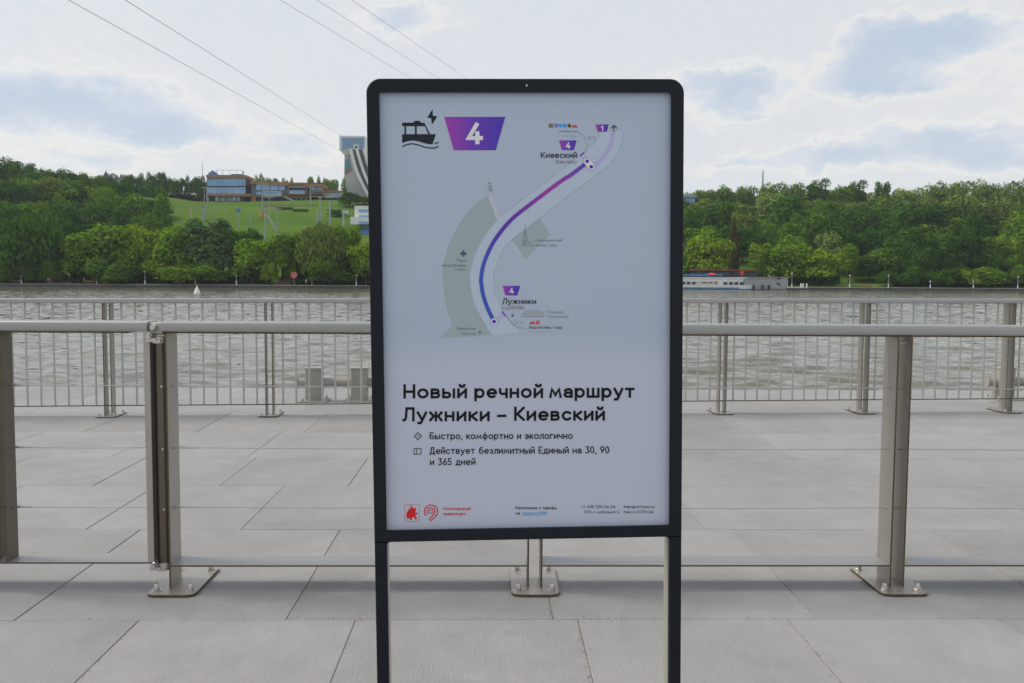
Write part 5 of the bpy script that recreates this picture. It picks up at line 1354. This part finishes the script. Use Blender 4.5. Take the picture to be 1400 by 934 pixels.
ship_part('awning', BLUE, [r9(-40, 752, 352, 764)], 4, YS + .7)
for X0 in (0, 60, 120, 180, 240, 300, 345): ship_part('awning_post', mat('steel_blue', (.16, .25, .38), .5), [r9(X0, 764, X0 + 4, 776)], .15, YS + .8)
ship_part('rubbing_strake', BLUE, [r9(-60, 846, 470, 853)], .12, YS - .06)
def umbrella(X_, Y_, mt, label, name='parasol'):
    p_ = AT(*c9(X_, Y_), YS + 2); t = tag(empty(name, (p_.x, YS + 2, p_.z - 2.4)), label, 'parasol')
    MB().lathe((0, 0, 2.0), [(2.1, 0), (1.2, .35), (.2, .6), (.05, .7)], 12).build('canopy', mt, t); MB().tube((0, 0, .4), (0, 0, 2.2), .06, n=6).build('pole', POLE, t)
umbrella(275, 748, RED, 'red parasol on the upper deck of the moored ship')
umbrella(275, 762, BLUE, 'blue parasol just below the red one on the ship')
st = tag(empty('landing_stage'), 'pale grey landing stage building right of the ship', 'building')
YL = 290
m = MB(); m.prism([AT(*c9(450, 782), YL), AT(*c9(500, 860), YL), AT(*c9(816, 860), YL), AT(*c9(816, 778), YL), AT(*c9(740, 774), YL)][::-1], (0, 7, 0)).build('wall', mat('stage_grey', (.40, .41, .42), .8, 0, .08, .3), st)
m = MB(); m.prism([AT(*c9(440, 774), YL - .3), AT(*c9(440, 782), YL - .3), AT(*c9(820, 779), YL - .3), AT(*c9(820, 772), YL - .3)], (0, 7.6, 0)).build('roof', mat('stage_roof', (.33, .25, .22), .8, 0, .1, .4), st)
for X0 in (572, 634, 680): part('pile', DARK, st, [r9(X0, 828, X0 + 10, 862)], .8, YL - .9)
part('emblem', DARK, st, [r9(738, 812, 752, 824), r9(750, 820, 762, 830)], .1, YL - .12)
part('vent', LGREY, st, [r9(685, 762, 690, 774)], .5, YL + 1); part('vent', DARK, st, [r9(740, 776, 765, 788)], .5, YL - .5)
lh = tag(empty('boathouse'), 'long low dark building with a rusty brown roof behind the ship', 'building')
part('wall', DARK, lh, [r9(155, 726, 605, 775)], 8, 302)
m = MB(); m.prism([AT(*c9(150, 718), 301), AT(*c9(150, 728), 301), AT(*c9(605, 730), 301), AT(*c9(600, 720), 301)], (0, 10, 0)).build('roof', BROWNROOF, lh)
for j in range(9): part('window', DGLASS, lh, [r9(170 + 34 * j, 738, 194 + 34 * j, 756)], .2, 301.8)
p_ = AT(*c9(488, 775), 296); fl = tag(empty('flag', (p_.x, 296, p_.z)), 'bright red flag on a pole behind the ship', 'flag')
MB().tube((0, 0, -1), (0, 0, 2.3), .06, n=6).build('pole', POLE, fl); MB().prism([(-.6, 0, .9), (.7, .1, .8), (.8, .1, 2.1), (-.5, 0, 2.3)], (0, .06, 0)).build('cloth', RED, fl)
gp = MB(); 
pts = [AT(1140, 391, 306), AT(1225, 392, 306), AT(1222, 384, 314), AT(1150, 383, 314)]
gp.add([(p_.x, p_.y, hgt(p_.x, p_.y) + .12) for p_ in pts], [(0, 1, 2, 3)])
tag(gp.build('lawn', mat('lawn_green', (.16, .24, .03), 1, 0, .2, .8)), kind='structure')

# quay furniture: lamp posts, benches, people
def lamp(px, y0, y1, label, two=False):
    Y = shoreY(AT(px, 390, 280).x) + 3.5
    a = AT(px, y0, Y); t = tag(empty('lamp_post', (a.x, Y, QZ + .02)), label, 'lamp post', 'lamp posts along the far quay')
    h_ = a.z - QZ
    MB().tube((0, 0, 0), (0, 0, h_), .12, .08, 8).build('post', mat('pale_post', (.30, .33, .31), .6), t)
    MB().tube((0, 0, 0), (0, 0, 1.1), .16, .13, 8).build('plinth', WHITE, t)
    MB().lathe((0, 0, h_), [(.1, 0), (.30, .1), (.30, .35), (.12, .5)], 10).build('lamp_head', LGREY if px > 900 else MATS['pale_post'], t)
for px, y0, lb_ in ((29, 379, 'pale post on the far quay near the left edge'), (132, 370, 'lamp post in front of the big bright maple'), (198, 373, 'lamp post under the yellow tinged tree'), (267, 378, 'pale post in front of the grey willow'),
                    (323, 378, 'pale post right of the grey willow'), (487, 378, 'pale post close to the left side of the sign'), (1083, 375, 'lamp post right of the landing stage'), (1162, 378, 'lamp post on the grass patch'),
                    (1215, 378, 'lamp post at the right end of the grass patch'), (1272, 386, 'short pale post below the dark clump'), (1331, 386, 'short pale post by the bright spreading tree'), (1392, 380, 'lamp post at the right edge of the far quay')):
    lamp(px, y0, 390, lb_)
p_ = AT(402, 376, 264); rs = tag(empty('road_sign', (p_.x, 264, QZ)), 'round pinkish red sign on a post beside the stairs', 'sign')
MB().tube((0, 0, 0), (0, 0, p_.z - QZ), .08, n=6).build('post', POLE, rs); MB().tube((0, -.15, p_.z - QZ), (0, -.05, p_.z - QZ), .95, n=18).build('disc', mat('faded_red', (.55, .16, .15), .6), rs)
# stairs and ramp on the left bank
sp_ = tag(empty('stairs'), 'brown stone stairs leading up between the trees left of the sign', 'stairs')
for j in range(8):
    x = AT(385, 386, 268).x; y = 268 + j * 1.0; z = QZ + .05 + j * .42
    MB().box((x - 2.2 + .1 * j, y, -2.5), (x + 2.4 + .1 * j, y + 1.02, z)).build('step', mat('brown_stone', (.17, .12, .10), .9, 0, .2, .5), sp_)
a = AT(392, 373, 277); tag(MB().box((-1.6, 0, 0), (2.2, 2, 2.6)).prism([(-1.9, -.3, 2.6), (2.5, -.3, 2.6), (.3, -.3, 3.6)][::-1], (0, 2.6, 0)).build('hut', mat('pink_render', (.50, .36, .33), .9)), 'small pink rendered hut at the top of the stairs', 'hut').location = (a.x, 277, a.z - 1.)
rp = MB().prism([(AT(70, 386, 268).x, 268, QZ), (AT(98, 386, 268).x, 268, QZ), (AT(100, 371, 284).x, 284, QZ + 2.6), (AT(86, 369, 284).x, 284, QZ + 2.8)], (0, 0, .3)); tag(rp.build('ramp', mat('pale_path', (.20, .17, .15), .9, 0, .2, .3)), 'grey brown ramp climbing from the quay left of the bright maple', 'path')
def bench(px, label):
    Y = shoreY(AT(px, 390, 280).x) + 5; a = AT(px, 387, Y); t = tag(empty('bench', (a.x, Y, QZ + .02)), label, 'bench', 'benches on the far quay')
    MB().box((-1.6, 0, .42), (1.6, .5, .5)).build('seat', ORANGE, t); MB().box((-1.6, .5, .55), (1.6, .58, .95)).build('backrest', ORANGE, t)
    for x in (-1.4, 1.3): MB().box((x, .05, 0), (x + .12, .45, .42)).build('leg', DARK, t)
for px, lb_ in ((20, 'bench on the far quay near the left edge'), (155, 'brown bench right of the lamp post on the far quay'), (245, 'bench on the quay under the bright green tree'), (122, 'bench by the two walkers on the far quay'), (1185, 'bench on the quay at the grass patch')): bench(px, lb_)
def person(px, Y, top, trouser, label, stride=.18, yb=None):
    X_ = AT(px, 386, Y).x
    V = [(0, 0, .95), (0, 0, 1.2), (0, 0, 1.42), (0, 0, 1.52), (0, 0, 1.66), (0, 0, 1.74),
         (.1, 0, .9), (.12, stride, .5), (.12, stride * 1.3, .07), (.12, stride * 1.3 - .16, .03), (-.1, 0, .9), (-.12, -stride, .5), (-.12, -stride * .6, .07), (-.12, -stride * .6 - .16, .03),
         (.2, 0, 1.4), (.25, -.06, 1.13), (.24, -.16, .9), (.23, -.2, .8), (-.2, 0, 1.4), (-.25, .06, 1.13), (-.24, .0, .9), (-.23, -.02, .8)]
    E_ = [(0, 1), (1, 2), (2, 3), (3, 4), (4, 5), (0, 6), (6, 7), (7, 8), (8, 9), (0, 10), (10, 11), (11, 12), (12, 13), (2, 14), (14, 15), (15, 16), (16, 17), (2, 18), (18, 19), (19, 20), (20, 21)]
    rad = [.15, .15, .14, .06, .11, .08, .1, .07, .05, .04, .1, .07, .05, .04, .06, .045, .035, .04, .06, .045, .035, .04]
    me = bpy.data.meshes.new('person'); me.from_pydata(V, E_, []); o = bpy.data.objects.new('person', me); COL.objects.link(o)
    mod = o.modifiers.new('skin', 'SKIN')
    for i, r_ in enumerate(rad): me.skin_vertices[0].data[i].radius = (r_, r_)
    me.skin_vertices[0].data[0].use_root = True
    dg = bpy.context.evaluated_depsgraph_get(); me2 = bpy.data.meshes.new_from_object(o.evaluated_get(dg)); o.modifiers.clear(); o.data = me2
    me2.materials.clear(); me2.materials.append(mat('skin', (.42, .26, .19), .6)); me2.materials.append(top); me2.materials.append(trouser); me2.materials.append(mat('hair', (.05, .03, .02), .8))
    for pf in me2.polygons:
        z = pf.center.z; ax_ = abs(pf.center.x)
        pf.material_index = 3 if z > 1.72 else 0 if z > 1.5 or (z < .98 and ax_ > .19) else 1 if z > .95 else 2
        pf.use_smooth = True
    o.location = (X_, Y, QZ + .03); o.rotation_euler = (0, 0, R(80)); tag(o, label, 'person')
TW = mat('white_shirt', (.7, .7, .7), .8); TG = mat('grey_pink_shirt', (.35, .25, .27), .8); TD = mat('dark_clothes', (.03, .035, .05), .9); TR_ = mat('red_top', (.5, .12, .08), .8)
person(418.5, 263, TW, TD, 'person in a white shirt walking on the far quay right of the stairs')
person(426.5, 264, TG, TG, 'person in pinkish grey clothes behind the white shirted walker')
person(66, 263, TW, TG, 'person in white on the far quay near the ramp')
person(69.5, 263, TR_, TG, 'person in an orange red top beside the one in white')
person(115, 264, TG, TD, 'person in grey left of the lamp post by the maple')
# white buoy on the river
p_ = G(269.5, 401, WATER_Z)
by = tag(empty('buoy', (p_.x, p_.y, WATER_Z)), 'white cone shaped buoy floating on the river left of centre', 'buoy')
MB().lathe((0, 0, -.1), [(.62, 0), (.66, .2), (.60, .35), (.34, .9), (.16, 1.35), (.05, 1.6)], 14).build('body', WHITE, by, True); MB().lathe((0, 0, 1.45), [(.1, 0), (.12, .1), (.03, .22)], 8).build('lantern', LGREY, by)
# small boats / floats by the landing pier
pr = tag(empty('pontoon'), 'flat grey floating pontoon along the quay right of the landing stage', 'pontoon')
part('deck', LGREY, pr, [r9(820, 845, 960, 852)], 4, 288); part('float', DARK, pr, [r9(830, 852, 950, 860)], 3.6, 288.2)
for X0 in (908, 922, 948): part('mooring_post', WHITE, pr, [r9(X0, 818, X0 + 7, 845)], .5, 289)

# overhead cables
CABLE = mat('cable', (.20, .20, .20), .6)
for (x0, y0, x1, y1, lb_) in ((90, -2, 463, 205, 'lower cable running from the top left to the jump tower'), (168, -2, 470, 188, 'upper cable running from the top left to the jump tower'),
                              (380, -2, 700, 190, 'left one of the three cables above the sign'), (430, -2, 720, 185, 'middle one of the three cables above the sign'), (478, -2, 760, 190, 'right one of the three cables above the sign')):
    a = AT(x0, y0, 95); b = AT(x1, y1, 470 if x0 < 200 else 420); d = (a - b)
    a2 = a + d * .12
    n = 24; pts = []
    for i in range(n + 1):
        t = i / n; p_ = b.lerp(a2, t); p_.z -= 0; pts.append(p_)
    tag(MB().path(pts, .030 if x0 < 200 else .018, 6).build('cable', CABLE), lb_, 'cable', 'overhead cables')

# ------------------------------------------------------------------ thin summer haze
hz_ = MB().box((-700, -40, -4.5), (700, 620, 85)).build('haze', bpy.data.materials.new('haze_air')); tag(hz_, kind='stuff')
hm = hz_.data.materials[0]; hm.use_nodes = True; hn = hm.node_tree; hn.nodes.remove(hn.nodes['Principled BSDF'])
pv_ = hn.nodes.new('ShaderNodeVolumePrincipled'); pv_.inputs['Color'].default_value = (.86, .92, 1, 1); pv_.inputs['Density'].default_value = .00014; pv_.inputs['Anisotropy'].default_value = .2
hn.links.new(pv_.outputs[0], hn.nodes['Material Output'].inputs['Volume'])
